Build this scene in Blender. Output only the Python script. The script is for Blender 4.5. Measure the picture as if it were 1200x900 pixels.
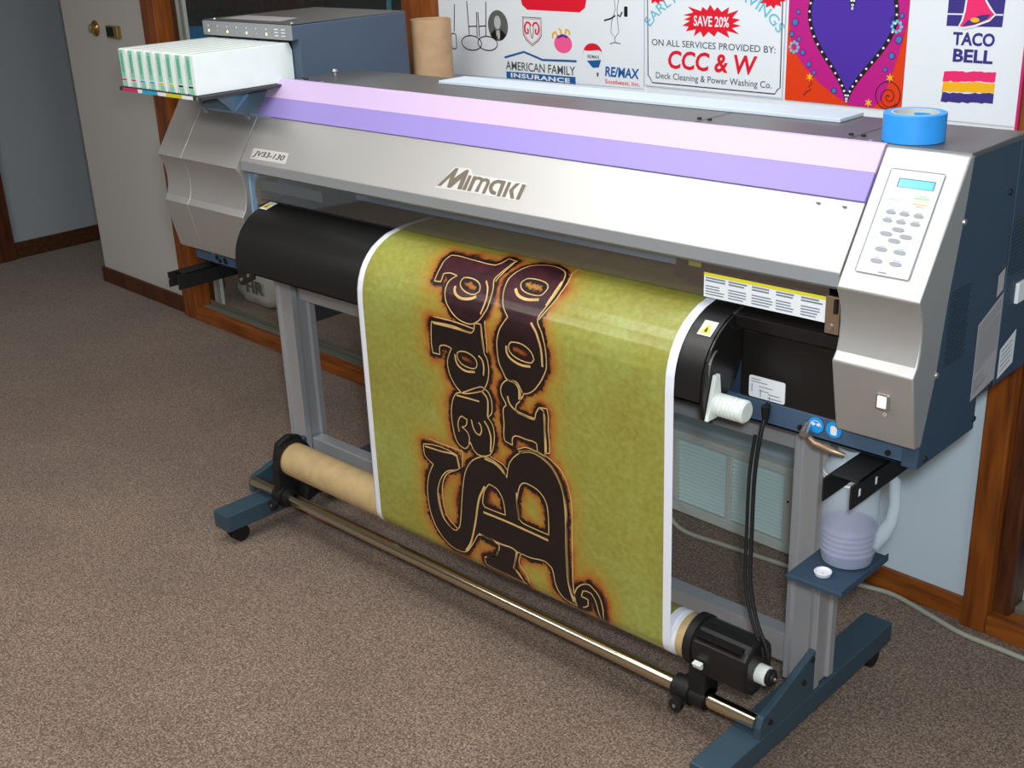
import bpy, math, random
import numpy as np
from mathutils import Vector, Matrix, geometry
random.seed(7)
for o in list(bpy.data.objects): bpy.data.objects.remove(o)
C = bpy.context.scene.collection
SC = bpy.context.scene

def srgb(r, g, b):
    f = lambda c: ((c/255+.055)/1.055)**2.4 if c/255 > .04045 else c/255/12.92
    return (f(r), f(g), f(b), 1)

# ------------------------------------------------------------------ camera
cam = bpy.data.cameras.new('camera'); co = bpy.data.objects.new('camera', cam); C.objects.link(co)
Mw = ((0.726033, 0.686612, -0.037943), (0.229859, -0.294320, -0.927653), (-0.648106, 0.664785, -0.371510))
Rm = Matrix(Mw).transposed() @ Matrix.Diagonal((1, -1, -1))
co.matrix_world = Matrix.Translation((0, 0, 1.65)) @ Rm.to_4x4()
cam.sensor_width = 36; cam.lens = 1405/1200*36; cam.clip_start = .02; cam.clip_end = 60
SC.camera = co
# ------------------------------------------------------------------ world, exposure
w = bpy.data.worlds.new('world'); SC.world = w; w.use_nodes = True
w.node_tree.nodes['Background'].inputs[0].default_value = (.75, .82, 1, 1)
w.node_tree.nodes['Background'].inputs[1].default_value = .25
SC.view_settings.view_transform = 'Standard'; SC.view_settings.look = 'None'
SC.view_settings.gamma = 1; SC.view_settings.exposure = 0.0
SC.view_settings.use_curve_mapping = False
# ------------------------------------------------------------------ lights (troffers above the printer, then added fill lamps)
LIGHTS = [  # x, y, size x, size y, watts, colour
    (-2.2, .70, 1.2, .6, 22.5, (1, .99, .96)),
    (-1.7, 1.75, 1.2, .6, 15, (.93, .975, 1)),
    (-3.6, -.6, 1.2, .6, 30, (1, .95, .89)),  # this and the lamps below: added as fill, no fixture known
    (-.9, -1.2, 1.2, .6, 18, (1, .98, .95)),
    (.6, .9, 1.2, .6, 12, (.9, .96, 1)),
    (-3.6, 3.3, 1.2, .3, 9, (1, .93, .86)),  # added to brighten the dark store room behind the glass
    (.6, 2.95, .9, .3, 5, (.9, .96, 1)),
]
for i, (x, y, sx, sy, p, c) in enumerate(LIGHTS):
    l = bpy.data.lights.new('ceiling_or_fill_lamp', 'AREA'); l.shape = 'RECTANGLE'; l.size = sx; l.size_y = sy
    l.energy = p; l.color = c
    o = bpy.data.objects.new('ceiling_or_fill_lamp', l); C.objects.link(o); o.location = (x, y, 2.465)
# cool fill panel added inside the right wall, which has no window
l = bpy.data.lights.new('right_fill', 'AREA'); l.shape = 'RECTANGLE'; l.size = 1.3; l.size_y = 1.9
l.energy = 3; l.color = (.62, .8, 1)
o = bpy.data.objects.new('right_fill', l); C.objects.link(o); o.location = (2.3, 1.0, 1.3); o.rotation_euler = (math.radians(90), 0, math.radians(90))
# the camera's own flash
l = bpy.data.lights.new('camera_flash', 'AREA'); l.size = .10; l.energy = 34; l.color = (.88, .95, 1)
o = bpy.data.objects.new('camera_flash', l); C.objects.link(o); o.matrix_world = co.matrix_world @ Matrix.Translation((0.05, .09, 0))

# ------------------------------------------------------------------ materials
def mat(name, col, rough=.5, metal=0, noise=0, nscale=40, bump=0, bscale=200, coat=0, spec=.5, trans=0, alpha=1, emit=None, es=1, ior=1.45, stretch=None, col2=None):
    m = bpy.data.materials.new(name); m.use_nodes = True
    nt = m.node_tree; b = nt.nodes['Principled BSDF']
    b.inputs['Base Color'].default_value = col; b.inputs['Roughness'].default_value = rough
    b.inputs['Metallic'].default_value = metal; b.inputs['Specular IOR Level'].default_value = spec
    b.inputs['IOR'].default_value = ior
    if coat: b.inputs['Coat Weight'].default_value = coat; b.inputs['Coat Roughness'].default_value = .12
    if trans: b.inputs['Transmission Weight'].default_value = trans
    if alpha < 1: b.inputs['Alpha'].default_value = alpha
    if emit: b.inputs['Emission Color'].default_value = emit; b.inputs['Emission Strength'].default_value = es
    tc = nt.nodes.new('ShaderNodeTexCoord'); src = tc.outputs['Object']
    if stretch:
        mp = nt.nodes.new('ShaderNodeMapping'); mp.inputs['Scale'].default_value = stretch
        nt.links.new(src, mp.inputs[0]); src = mp.outputs[0]
    if noise or col2:
        n = nt.nodes.new('ShaderNodeTexNoise'); n.inputs['Scale'].default_value = nscale; n.inputs['Detail'].default_value = 6
        nt.links.new(src, n.inputs['Vector'])
        r = nt.nodes.new('ShaderNodeValToRGB'); r.color_ramp.elements[0].position = .3; r.color_ramp.elements[1].position = .7
        if col2: a, z = col, col2
        else:
            a = tuple(max(0, c*(1-noise)) for c in col[:3])+(1,); z = tuple(min(1, c*(1+noise)) for c in col[:3])+(1,)
        r.color_ramp.elements[0].color = a; r.color_ramp.elements[1].color = z
        nt.links.new(n.outputs['Fac'], r.inputs[0]); nt.links.new(r.outputs[0], b.inputs['Base Color'])
    if bump:
        n = nt.nodes.new('ShaderNodeTexNoise'); n.inputs['Scale'].default_value = bscale; n.inputs['Detail'].default_value = 3
        nt.links.new(src, n.inputs['Vector'])
        bp = nt.nodes.new('ShaderNodeBump'); bp.inputs['Strength'].default_value = bump; bp.inputs['Distance'].default_value = .002
        nt.links.new(n.outputs['Fac'], bp.inputs['Height']); nt.links.new(bp.outputs[0], b.inputs['Normal'])
    return m

M = {}
def dm(k, *a, **kw): M[k] = mat(k, *a, **kw)
dm('silver', srgb(198, 197, 195), .5, .8, bump=.08, bscale=900)
dm('neck', srgb(150, 174, 192), .45, .2)
dm('silver_dark', srgb(150, 145, 142), .45, .35, bump=.08, bscale=900)
dm('lip_grey', srgb(150, 153, 156), .5, .1)
dm('lilac_light', srgb(208, 184, 222), .5, .15, bump=.05, bscale=700)
dm('lilac', srgb(154, 138, 206), .5, .15, bump=.05, bscale=700)
dm('top_grey', srgb(112, 112, 112), .42, .55, bump=.06, bscale=900)
dm('panel_white', srgb(236, 232, 230), .35)
dm('panel_inset', srgb(228, 232, 232), .3)
dm('blue', srgb(70, 92, 116), .5, .1, bump=.05, bscale=900)
dm('blue_dark', srgb(52, 72, 92), .55, .1, bump=.05, bscale=900)
dm('blue_light', srgb(150, 184, 216), .5, .1)
dm('teal_foot', srgb(58, 80, 94), .5, .15, bump=.05, bscale=800)
dm('black', srgb(24, 23, 23), .38, bump=.05, bscale=900)
dm('black_satin', srgb(30, 28, 27), .3, .2)
dm('rubber', srgb(18, 18, 18), .6)
dm('dark_inside', srgb(38, 40, 44), .35, .3)
dm('platen', srgb(105, 108, 110), .22, .7)
dm('aluminium', srgb(184, 186, 190), .38, .5, bump=.1, bscale=300, stretch=(1, 1, .05))
dm('alu_dark', srgb(118, 114, 112), .42, .6)
dm('chrome', srgb(214, 200, 172), .13, 1)
dm('steel', srgb(190, 188, 184), .3, .9)
dm('bronze', srgb(160, 136, 112), .4, .7)
dm('white_plastic', srgb(226, 232, 226), .4)
dm('cart', srgb(232, 240, 236), .3, noise=.03, nscale=20)
dm('cart_label', srgb(132, 208, 180), .4)
dm('label_white', srgb(232, 236, 240), .45)
dm('label_grey', srgb(176, 172, 172), .4)
dm('ink_grey', srgb(120, 128, 140), .5)
dm('ink_dark', srgb(50, 50, 54), .5)
dm('logo_taupe', srgb(112, 102, 88), .5)
dm('plate', srgb(214, 212, 208), .45, .3)
dm('jv_ink', srgb(70, 38, 44), .5)
dm('yellow', srgb(226, 214, 40), .5)
dm('btn', srgb(150, 152, 156), .4)
dm('lcd', srgb(104, 186, 236), .15, emit=srgb(90, 180, 240), es=.35)
dm('led_green', srgb(150, 210, 120), .3)
dm('led_orange', srgb(226, 180, 120), .3)
dm('led_on', srgb(255, 236, 150), .3, emit=srgb(255, 236, 150), es=2.0)
dm('lamp_on', srgb(255, 215, 190), .3, emit=srgb(255, 205, 175), es=1.2)
dm('sticker_blue', srgb(30, 150, 226), .35)
dm('cardboard', srgb(190, 164, 118), .75, noise=.1, nscale=30, bump=.1, bscale=250)
dm('cardboard_tube', srgb(190, 156, 120), .75, noise=.12, nscale=25)
dm('tape_blue', srgb(50, 156, 240), .45, noise=.04, nscale=30)
dm('tape_core', srgb(196, 200, 196), .7)
dm('wall_white', srgb(206, 204, 200), .8, bump=.1, bscale=60)
dm('wall_blue', srgb(218, 236, 248), .8, bump=.06, bscale=60)
dm('wall_hall', srgb(168, 178, 186), .85, bump=.06, bscale=60)
dm('ceiling', srgb(225, 225, 222), .9)
dm('room_wall', srgb(188, 184, 176), .9)
dm('oak', srgb(160, 88, 28), .42, stretch=(6, 6, .6), nscale=9, col2=srgb(104, 50, 14), bump=.12, bscale=30)
dm('oak_h', srgb(168, 94, 32), .42, stretch=(.6, 6, 6), nscale=9, col2=srgb(110, 56, 18), bump=.12, bscale=30)
dm('oak_dark', srgb(104, 56, 26), .45, stretch=(6, 6, .6), nscale=9, col2=srgb(60, 30, 14), bump=.12, bscale=30)
dm('base_dark', srgb(96, 60, 32), .5, stretch=(.6, 6, 6), nscale=9, col2=srgb(58, 34, 18))
dm('plank', srgb(74, 52, 36), .7, stretch=(6, 6, .6), nscale=6, col2=srgb(40, 28, 20))
dm('track', srgb(150, 152, 140), .4, .6)
dm('sign_white', srgb(232, 236, 240), .35)
dm('sign_line', srgb(150, 180, 214), .5)
dm('red', srgb(226, 16, 44), .45)
dm('cyan', srgb(110, 190, 214), .5)
dm('navy', srgb(58, 48, 128), .45)
dm('mag', srgb(240, 40, 110), .45)
dm('amber', srgb(246, 180, 24), .45)
dm('poster_mag', srgb(190, 24, 130), .4)
dm('poster_orange', srgb(226, 60, 12), .4)
dm('poster_blue', srgb(60, 120, 196), .4)
dm('purple', srgb(76, 44, 160), .4)
dm('amfam_blue', srgb(30, 92, 158), .4)
dm('slate', srgb(74, 84, 88), .5)
dm('pink', srgb(248, 92, 150), .4)
dm('photo_grey', srgb(96, 98, 94), .4)
dm('photo_light', srgb(190, 190, 186), .4)
dm('black_ink', srgb(20, 20, 22), .45)
dm('brass', srgb(178, 150, 92), .25, .9)
dm('vent', srgb(214, 236, 234), .5)
dm('vent_frame', srgb(206, 214, 206), .5)
dm('jug', srgb(214, 230, 240), .3, alpha=.40)
dm('ink_waste', srgb(132, 112, 176), .4, col2=srgb(104, 84, 152), nscale=12)
dm('cap', srgb(226, 226, 234), .35)
dm('cord_grey', srgb(176, 176, 160), .55)
dm('bag', srgb(214, 214, 208), .5, bump=.3, bscale=30)
dm('blue_box', srgb(40, 66, 84), .5)
dm('blue_bin', srgb(40, 100, 150), .4)
dm('foam', srgb(200, 210, 220), .5)
dm('tint_pink', srgb(200, 40, 100), .5); dm('tint_cyan', srgb(40, 160, 210), .5); dm('tint_yellow', srgb(210, 200, 40), .5)

def glassmat(name, col, amount, rough=.03, refl=1.0):
    m = bpy.data.materials.new(name); m.use_nodes = True; nt = m.node_tree; nt.nodes.clear()
    out = nt.nodes.new('ShaderNodeOutputMaterial'); tr = nt.nodes.new('ShaderNodeBsdfTransparent'); tr.inputs[0].default_value = col
    gl = nt.nodes.new('ShaderNodeBsdfGlossy'); gl.inputs['Roughness'].default_value = rough; gl.inputs['Color'].default_value = (refl, refl, refl, 1)
    lw = nt.nodes.new('ShaderNodeLayerWeight'); lw.inputs[0].default_value = .5
    pw_ = nt.nodes.new('ShaderNodeMath'); pw_.operation = 'POWER'; nt.links.new(lw.outputs['Facing'], pw_.inputs[0]); pw_.inputs[1].default_value = 5
    fr = nt.nodes.new('ShaderNodeMapRange'); nt.links.new(pw_.outputs[0], fr.inputs[0]); fr.inputs[3].default_value = amount; fr.inputs[4].default_value = 1
    mx = nt.nodes.new('ShaderNodeMixShader'); nt.links.new(fr.outputs[0], mx.inputs[0]); nt.links.new(tr.outputs[0], mx.inputs[1]); nt.links.new(gl.outputs[0], mx.inputs[2]); nt.links.new(mx.outputs[0], out.inputs[0])
    return m
M['glass'] = glassmat('glass', (.93, .95, .94, 1), .03)
M['smoked'] = glassmat('smoked', (.88, .9, .9, 1), .24)

def carpet():
    m = bpy.data.materials.new('carpet'); m.use_nodes = True; nt = m.node_tree; b = nt.nodes['Principled BSDF']
    b.inputs['Roughness'].default_value = .95; b.inputs['Specular IOR Level'].default_value = .1
    b.inputs['Sheen Weight'].default_value = .25; b.inputs['Sheen Roughness'].default_value = .5
    tc = nt.nodes.new('ShaderNodeTexCoord')
    def nz(s, d=2):
        n = nt.nodes.new('ShaderNodeTexNoise'); n.inputs['Scale'].default_value = s; n.inputs['Detail'].default_value = d
        nt.links.new(tc.outputs['Object'], n.inputs['Vector']); return n
    n1 = nz(215, 4); r = nt.nodes.new('ShaderNodeValToRGB'); cr = r.color_ramp
    cr.elements[0].position = .34; cr.elements[0].color = srgb(82, 68, 58); cr.elements[1].position = .68; cr.elements[1].color = srgb(172, 149, 130)
    e = cr.elements.new(.5); e.color = srgb(124, 104, 89)
    nt.links.new(n1.outputs['Fac'], r.inputs[0])
    n2 = nz(3, 4); r2 = nt.nodes.new('ShaderNodeValToRGB'); r2.color_ramp.elements[0].color = (.86, .86, .88, 1); r2.color_ramp.elements[1].color = (1, 1, 1, 1)
    r2.color_ramp.elements[0].position = .35; r2.color_ramp.elements[1].position = .65
    nt.links.new(n2.outputs['Fac'], r2.inputs[0])
    mx = nt.nodes.new('ShaderNodeMix'); mx.data_type = 'RGBA'; mx.blend_type = 'MULTIPLY'; mx.inputs[0].default_value = 1
    nt.links.new(r.outputs[0], mx.inputs[6]); nt.links.new(r2.outputs[0], mx.inputs[7]); nt.links.new(mx.outputs[2], b.inputs['Base Color'])
    bp = nt.nodes.new('ShaderNodeBump'); bp.inputs['Strength'].default_value = .35; bp.inputs['Distance'].default_value = .002
    nt.links.new(n1.outputs['Fac'], bp.inputs['Height']); nt.links.new(bp.outputs[0], b.inputs['Normal'])
    return m
M['carpet'] = carpet()

# ------------------------------------------------------------------ mesh builder
TH = math.atan(-.0444)
WALL = Matrix.Translation((0, 2.4756, 0)) @ Matrix.Rotation(TH, 4, 'Z')     # wall frame: x along the wall, y into it
class MB:
    def __init__(s): s.v = []; s.f = []
    def add(s, v, f):
        k = len(s.v); s.v += [tuple(p) for p in v]; s.f += [tuple(i+k for i in q) for q in f]; return s
    def box(s, x0, x1, y0, y1, z0, z1):
        v = [(x, y, z) for z in (z0, z1) for y in (y0, y1) for x in (x0, x1)]
        return s.add(v, [(0, 2, 3, 1), (4, 5, 7, 6), (0, 1, 5, 4), (2, 6, 7, 3), (0, 4, 6, 2), (1, 3, 7, 5)])
    def prism(s, poly, a, b, ax='x'):
        n = len(poly)
        # make the polygon counter-clockwise
        A = sum(poly[i][0]*poly[(i+1) % n][1]-poly[(i+1) % n][0]*poly[i][1] for i in range(n))
        if A < 0: poly = poly[::-1]
        def P(p, t): return {'x': (t, p[0], p[1]), 'y': (p[0], t, p[1]), 'z': (p[0], p[1], t)}[ax]
        v = [P(p, a) for p in poly]+[P(p, b) for p in poly]
        f = [tuple(range(n))[::-1], tuple(range(n, 2*n))]+[(i, (i+1) % n, n+(i+1) % n, n+i) for i in range(n)]
        if ax == 'y': f = [q[::-1] for q in f]
        return s.add(v, f)
    def tube(s, pts, r, n=12, cap=True):
        pts = [Vector(p) for p in pts]; rs = r if isinstance(r, (list, tuple)) else [r]*len(pts)
        t0 = (pts[1]-pts[0]).normalized(); up = Vector((0, 0, 1)) if abs(t0.z) < .9 else Vector((1, 0, 0))
        a = t0.cross(up).normalized(); v = []; k0 = len(s.v)
        for i, p in enumerate(pts):
            t = (pts[min(i+1, len(pts)-1)]-pts[max(i-1, 0)]).normalized()
            a = (a-t*a.dot(t)).normalized(); b = t.cross(a)
            v += [p+(a*math.cos(2*math.pi*j/n)+b*math.sin(2*math.pi*j/n))*rs[i] for j in range(n)]
        f = [(i*n+j, i*n+(j+1) % n, (i+1)*n+(j+1) % n, (i+1)*n+j) for i in range(len(pts)-1) for j in range(n)]
        if cap: f += [tuple(range(n))[::-1], tuple(range((len(pts)-1)*n, len(pts)*n))]
        return s.add(v, f)
    def lathe(s, prof, c, ax='z', n=24, cap=True):
        v = []
        for h, r in prof:
            for j in range(n):
                x, y = r*math.cos(2*math.pi*j/n), r*math.sin(2*math.pi*j/n)
                v.append({'z': (c[0]+x, c[1]+y, c[2]+h), 'x': (c[0]+h, c[1]+x, c[2]+y), 'y': (c[0]+y, c[1]+h, c[2]+x)}[ax])
        m = len(prof); f = [(i*n+j, i*n+(j+1) % n, (i+1)*n+(j+1) % n, (i+1)*n+j) for i in range(m-1) for j in range(n)]
        if cap: f += [tuple(range(n))[::-1], tuple(range((m-1)*n, m*n))]
        return s.add(v, f)
    def ball(s, c, r, n=12, sz=1):
        pr = [(-r*sz*math.cos(math.pi*i/8), max(.0005, r*math.sin(math.pi*i/8))) for i in range(9)]
        return s.lathe(pr, c, 'z', n)

WALL_THINGS = ('lock_knob', 'latch_box', 'wall_register', 'logo_sign', 'savings_sign', 'heart_poster', 'bell_sign')
ORG = {}; ROT = {}
def build(name, mb, m, parent=None, bevel=0, smooth=None, frame=None, origin=None, seg=2, label=None):
    """link the collected shapes as ONE mesh object; coordinates are world coordinates"""
    me = bpy.data.meshes.new(name)
    v = [Vector(p) for p in mb.v]
    if frame is not None: v = [frame @ p for p in v]
    if parent is not None: org = ORG[parent.name]
    elif origin is not None: org = Vector(origin)
    else:
        xs = [p.x for p in v]; ys = [p.y for p in v]; zs = [p.z for p in v]
        org = Vector(((min(xs)+max(xs))/2, (min(ys)+max(ys))/2, min(zs)))
    if parent is not None: R = ROT.get(parent.name, 0)
    else: R = TH if frame is not None else 0
    Ri = Matrix.Rotation(-R, 3, 'Z')
    me.from_pydata([Ri @ (p-org) for p in v], [], mb.f); me.update()
    me.materials.append(M[m] if isinstance(m, str) else m)
    o = bpy.data.objects.new(name, me); C.objects.link(o)
    if parent is not None: o.parent = parent
    else: o.location = org; o.rotation_euler = (0, 0, R)
    ROT[o.name] = R
    ORG[o.name] = org
    if smooth is not None:
        me.polygons.foreach_set('use_smooth', [True]*len(me.polygons)); me.set_sharp_from_angle(angle=math.radians(smooth))
    if bevel:
        b = o.modifiers.new('bevel', 'BEVEL'); b.width = bevel; b.segments = seg; b.limit_method = 'ANGLE'; b.angle_limit = math.radians(35)
    if label: o['label'] = label
    return o
def empty(name, loc):
    o = bpy.data.objects.new(name, None); C.objects.link(o); o.location = loc
    if name in WALL_THINGS: o.rotation_euler = (0, 0, TH); ROT[o.name] = TH
    o.empty_display_size = .1; ORG[o.name] = Vector(loc); return o
def tag(o, label, cat, group=None):
    o['label'] = label; o['category'] = cat
    if group: o['group'] = group
    return o
def struct(name, mb, m, **k):
    o = build(name, mb, m, **k)
    if k.get('parent') is None: o['kind'] = 'structure'
    return o

# ------------------------------------------------------------------ flat print helpers: shapes in 2-D mapped onto a surface
def ribbon(pts, w, f, closed=False, sub=None, mb=None):
    mb = mb or MB(); P = [Vector(p) for p in pts]
    if closed: P.append(P[0])
    if sub:
        Q = [P[0]]
        for a, b in zip(P[:-1], P[1:]):
            k = max(1, int(math.ceil((b-a).length/sub)))
            Q += [a+(b-a)*(i/k) for i in range(1, k+1)]
        P = Q
    n = len(P); L = []
    for i, p in enumerate(P):
        if closed and i in (0, n-1): t = (P[1]-P[0]).normalized()+(P[-1]-P[-2]).normalized()
        else: t = P[min(i+1, n-1)]-P[max(i-1, 0)]
        if t.length < 1e-9: t = Vector((1, 0))
        t = t.normalized(); q = Vector((-t.y, t.x))*w/2
        L += [f(*(p+q)), f(*(p-q))]
    return mb.add(L, [(2*i, 2*i+1, 2*i+3, 2*i+2) for i in range(n-1)])
def fill(polys, f, mb=None):
    mb = mb or MB()
    L = [[Vector((x, y, 0)) for x, y in p] for p in polys]
    tris = geometry.tessellate_polygon(L); flat = [q for p in L for q in p]
    return mb.add([f(q.x, q.y) for q in flat], [tuple(t) for t in tris])
def ell(cx, cy, rx, ry, n=24, a0=0): return [(cx+rx*math.cos(a0+2*math.pi*i/n), cy+ry*math.sin(a0+2*math.pi*i/n)) for i in range(n)]
def rrect(x0, x1, y0, y1, r, n=4):
    out = []
    for cx, cy, a in ((x1-r, y1-r, 0), (x0+r, y1-r, 90), (x0+r, y0+r, 180), (x1-r, y0+r, 270)):
        out += [(cx+r*math.cos(math.radians(a+90*i/n)), cy+r*math.sin(math.radians(a+90*i/n))) for i in range(n+1)]
    return out
_tc = {}
def glyphs(s, bold=0, shear=0, spacing=1):
    k = (s, bold, shear, spacing)
    if k not in _tc:
        cu = bpy.data.curves.new('t', 'FONT'); cu.body = s; cu.offset = bold; cu.shear = shear; cu.space_character = spacing; cu.resolution_u = 3
        ob = bpy.data.objects.new('t', cu); C.objects.link(ob); bpy.context.view_layer.update()
        me = bpy.data.meshes.new_from_object(ob.evaluated_get(bpy.context.evaluated_depsgraph_get()))
        v = np.array([tuple(q.co)[:2] for q in me.vertices]); f = [tuple(p.vertices) for p in me.polygons]
        bpy.data.objects.remove(ob); bpy.data.meshes.remove(me)
        lo, hi = v.min(0), v.max(0); _tc[k] = ((v-lo)/(hi-lo), f)
    return _tc[k]
def text(s, box, f, mb=None, bold=.0, shear=0, spacing=1, post=None):
    """letters stretched into box=(x0,y0,x1,y1) of the 2-D surface f"""
    mb = mb or MB(); v, fc = glyphs(s, bold, shear, spacing); x0, y0, x1, y1 = box
    pts = [(x0+a*(x1-x0), y0+b*(y1-y0)) for a, b in v]
    if post: pts = [post(*p) for p in pts]
    return mb.add([f(*p) for p in pts], fc)
# ================================================================== SETTING
struct('floor', MB().box(-7.2, 2.6, -2.7, 4.4, -.05, 0), 'carpet')
struct('ceiling', MB().box(-7.2, 2.6, -2.7, 4.4, 2.5, 2.55), 'ceiling')
struct('wall_front', MB().box(-7.2, 2.6, -2.75, -2.6, 0, 2.5), 'room_wall')
struct('wall_right', MB().box(2.45, 2.6, -2.6, 4.4, 0, 2.5), 'room_wall')
struct('wall_left', MB().box(-6.35, -6.2, -2.6, 4.4, 0, 2.5), 'wall_hall')
struct('baseboard_left', MB().box(-6.2, -6.185, 2.62, 4.2, 0, .085), 'base_dark', bevel=.003)
struct('trim_1', MB().box(-6.2, -6.17, 2.50, 2.62, 0, 2.1), 'oak_dark', bevel=.004)
struct('wall_far', MB().box(-6.2, 2.45, 4.2, 4.4, 0, 2.5), 'wall_hall')
struct('wall_pier', MB().box(-5.41, -4.61, 0, .12, 0, 2.5), 'wall_white', frame=WALL)
struct('wall_partition', MB().box(-5.41, -5.36, 2.84, 3.16, 0, 2.5).box(-6.2, -5.36, 3.16, 3.22, 0, 2.5), 'plank')
struct('baseboard_pier', MB().box(-5.422, -4.61, -.014, 0, 0, .075).box(-5.422, -5.41, 0, .5, 0, .075), 'oak_dark', frame=WALL, bevel=.003)
struct('wall_sign', MB().box(-2.78, -.955, 0, .12, 0, 2.5), 'wall_blue', frame=WALL)
struct('baseboard_sign', MB().box(-1.43, -.955, -.014, 0, 0, .062).box(-2.78, -1.86, -.014, 0, 0, .09), 'oak_h', frame=WALL, bevel=.003)
# window_1: the glazed partition left of the sign wall
w1 = struct('window_1', MB().box(-4.61, -2.78, -.005, .115, 2.15, 2.5), 'wall_white', frame=WALL)
struct('window_jamb', MB().box(-4.61, -4.50, -.03, .05, 0, 2.15), 'oak', parent=w1, frame=WALL, bevel=.004)
struct('window_stop', MB().box(-4.61, -4.598, .05, .125, 0, 2.15), 'oak_dark', parent=w1, frame=WALL, bevel=.004)  # dark liner: shade on the jamb's side put into its colour
struct('window_jamb', MB().box(-2.925, -2.78, -.03, .10, 0, 2.15), 'oak', parent=w1, frame=WALL, bevel=.004)
struct('window_sill', MB().box(-4.50, -2.925, -.03, .0, 0, .060), 'oak_h', parent=w1, frame=WALL, bevel=.004)
struct('window_track', MB().box(-4.49, -2.925, .0, .05, 0, .062).box(-4.49, -2.925, .038, .046, .062, .078), 'track', parent=w1, frame=WALL, bevel=.002)
struct('window_pane', MB().box(-4.49, -2.925, .026, .031, .062, 2.10), 'glass', parent=w1, frame=WALL)
struct('window_head', MB().box(-4.50, -2.925, -.03, .10, 2.08, 2.15), 'oak_h', parent=w1, frame=WALL)
# window_2: right of the sign wall
w2 = struct('window_2', MB().box(-.955, 2.45, 0, .115, 2.15, 2.5), 'wall_white', frame=WALL)
struct('window_jamb', MB().box(-.955, -.895, -.03, .12, 0, 2.15), 'oak', parent=w2, frame=WALL, bevel=.004)
struct('window_stop', MB().box(-.895, -.855, .0, .12, .03, 2.15), 'oak_dark', parent=w2, frame=WALL, bevel=.004)
struct('window_sill', MB().box(-.895, 2.42, -.03, .03, 0, .05), 'oak_h', parent=w2, frame=WALL, bevel=.004)
struct('window_track', MB().box(-.855, 2.42, .03, .09, 0, .065), 'track', parent=w2, frame=WALL, bevel=.002)
struct('window_pane', MB().box(-.855, 2.42, .055, .061, .065, 2.15), 'glass', parent=w2, frame=WALL)
# the dark store room behind window_1: plank wall, each plank a piece
pw = struct('wall_store', MB().box(-6.2, -2.2, 3.82, 3.9, 0, 2.5).box(-2.3, -2.2, 2.75, 3.82, 0, 2.5), 'plank')
x = -6.19; k = 0
while x < -2.35:
    wd = .13+.03*random.random()
    struct('plank', MB().box(x, min(x+wd, -2.32), 3.80-.006*random.random(), 3.82, .0, 2.5), 'plank', parent=pw, bevel=.003); x += wd+.006
tr = struct('trim_2', MB().box(-6.19, -5.03, 3.76, 3.80, 1.19, 1.27), 'oak_dark')
struct('trim_3', MB().box(-5.39, -5.32, 3.74, 3.80, 0, 2.5), 'oak_dark')
struct('wall_back', MB().box(-.95, 2.45, 3.4, 3.5, 0, 2.5), 'wall_hall')

# things in the store room, seen through the glass
def strip(x, y, wd, nm, lab):
    t = build(nm, MB().box(x, x+wd, y, y+.018, .0, 1.95), 'white_plastic', bevel=.003)
    return tag(t, lab, 'strip', 'white strips behind the glass')
strip(-4.632, 2.815, .026, 'plastic_strip', 'tall white strip standing behind the glass, the left of two')
strip(-4.584, 2.815, .030, 'plastic_strip', 'tall white strip standing behind the glass, the right of two')
tag(build('dark_panel', MB().box(-4.78, -4.645, 2.84, 2.865, 0, 2.0), 'plank', bevel=.004), 'dark brown board standing behind the glass beside the white strips', 'board')
# white plastic bag with letters
bag = empty('plastic_bag', (-4.44, 3.02, 0))
mb = MB(); prof = [(0.0, .13), (.015, .19), (.06, .215), (.12, .205), (.2, .19), (.28, .15), (.33, .08), (.36, .03)]
rg = random.Random(3)
n = 28; v = []
for i, (h, r) in enumerate(prof):
    for j in range(n):
        a = 2*math.pi*j/n; rr = r*(1+.07*math.sin(5*a+h*20)+.04*math.sin(9*a-h*30))
        v.append((-4.44+rr*math.cos(a), 3.02+.55*rr*math.sin(a), h))
mb.add(v, [(i*n+j, i*n+(j+1) % n, (i+1)*n+(j+1) % n, (i+1)*n+j) for i in range(len(prof)-1) for j in range(n)]+[tuple(range(n))[::-1], tuple(range((len(prof)-1)*n, len(prof)*n))])
build('bag_body', mb, 'bag', bag, smooth=60)
build('lettering', text('HR', (-4.47, .075, -4.34, .135), lambda a, b: Vector((a, 3.02-.125+.02*abs(a+4.44), b)), bold=.03), 'photo_grey', bag)
tag(bag, 'white plastic bag with grey letters on the floor behind the glass', 'bag')
bx = empty('storage_box', (-4.2, 3.05, 0))
build('box_body', MB().box(-4.19, -4.05, 2.93, 3.2, 0, .42), 'blue_box', bx, bevel=.006)
build('lid', MB().box(-4.20, -4.04, 2.92, 3.21, .42, .46), 'blue_box', bx, bevel=.004)
tag(bx, 'dark teal box on the floor behind the glass', 'box')
cs = empty('black_case', (-3.5, 3.05, 0))
build('case_body', MB().box(-3.72, -3.28, 2.94, 3.16, 0, 1.55), 'rubber', cs, bevel=.03)
build('ring', MB().lathe([(-.01, .052), (-.02, .048), (-.02, .038), (-.01, .034)], (-3.35, 2.945, 1.33), 'y', 24, False), mat('teal', srgb(70, 150, 150), .4), cs, smooth=40)
tag(cs, 'tall black case with a teal ring behind the glass', 'case')
bl = build('bucket', MB().lathe([(0, .06), (.20, .075), (.21, .08), (.21, .07)], (-4.88, 3.05, .98), 'z', 24), 'sticker_blue', smooth=40)
tag(bl, 'blue bucket on a stool behind the glass', 'bucket')
stl = empty('stool', (-4.95, 3.10, 0))
build('seat', MB().box(-5.1, -4.8, 2.96, 3.26, .94, .98), 'oak_dark', stl)
for a in (-5.08, -4.85):
    for b in (2.98, 3.21): build('leg', MB().box(a, a+.03, b, b+.03, 0, .94), 'oak_dark', stl)
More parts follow.
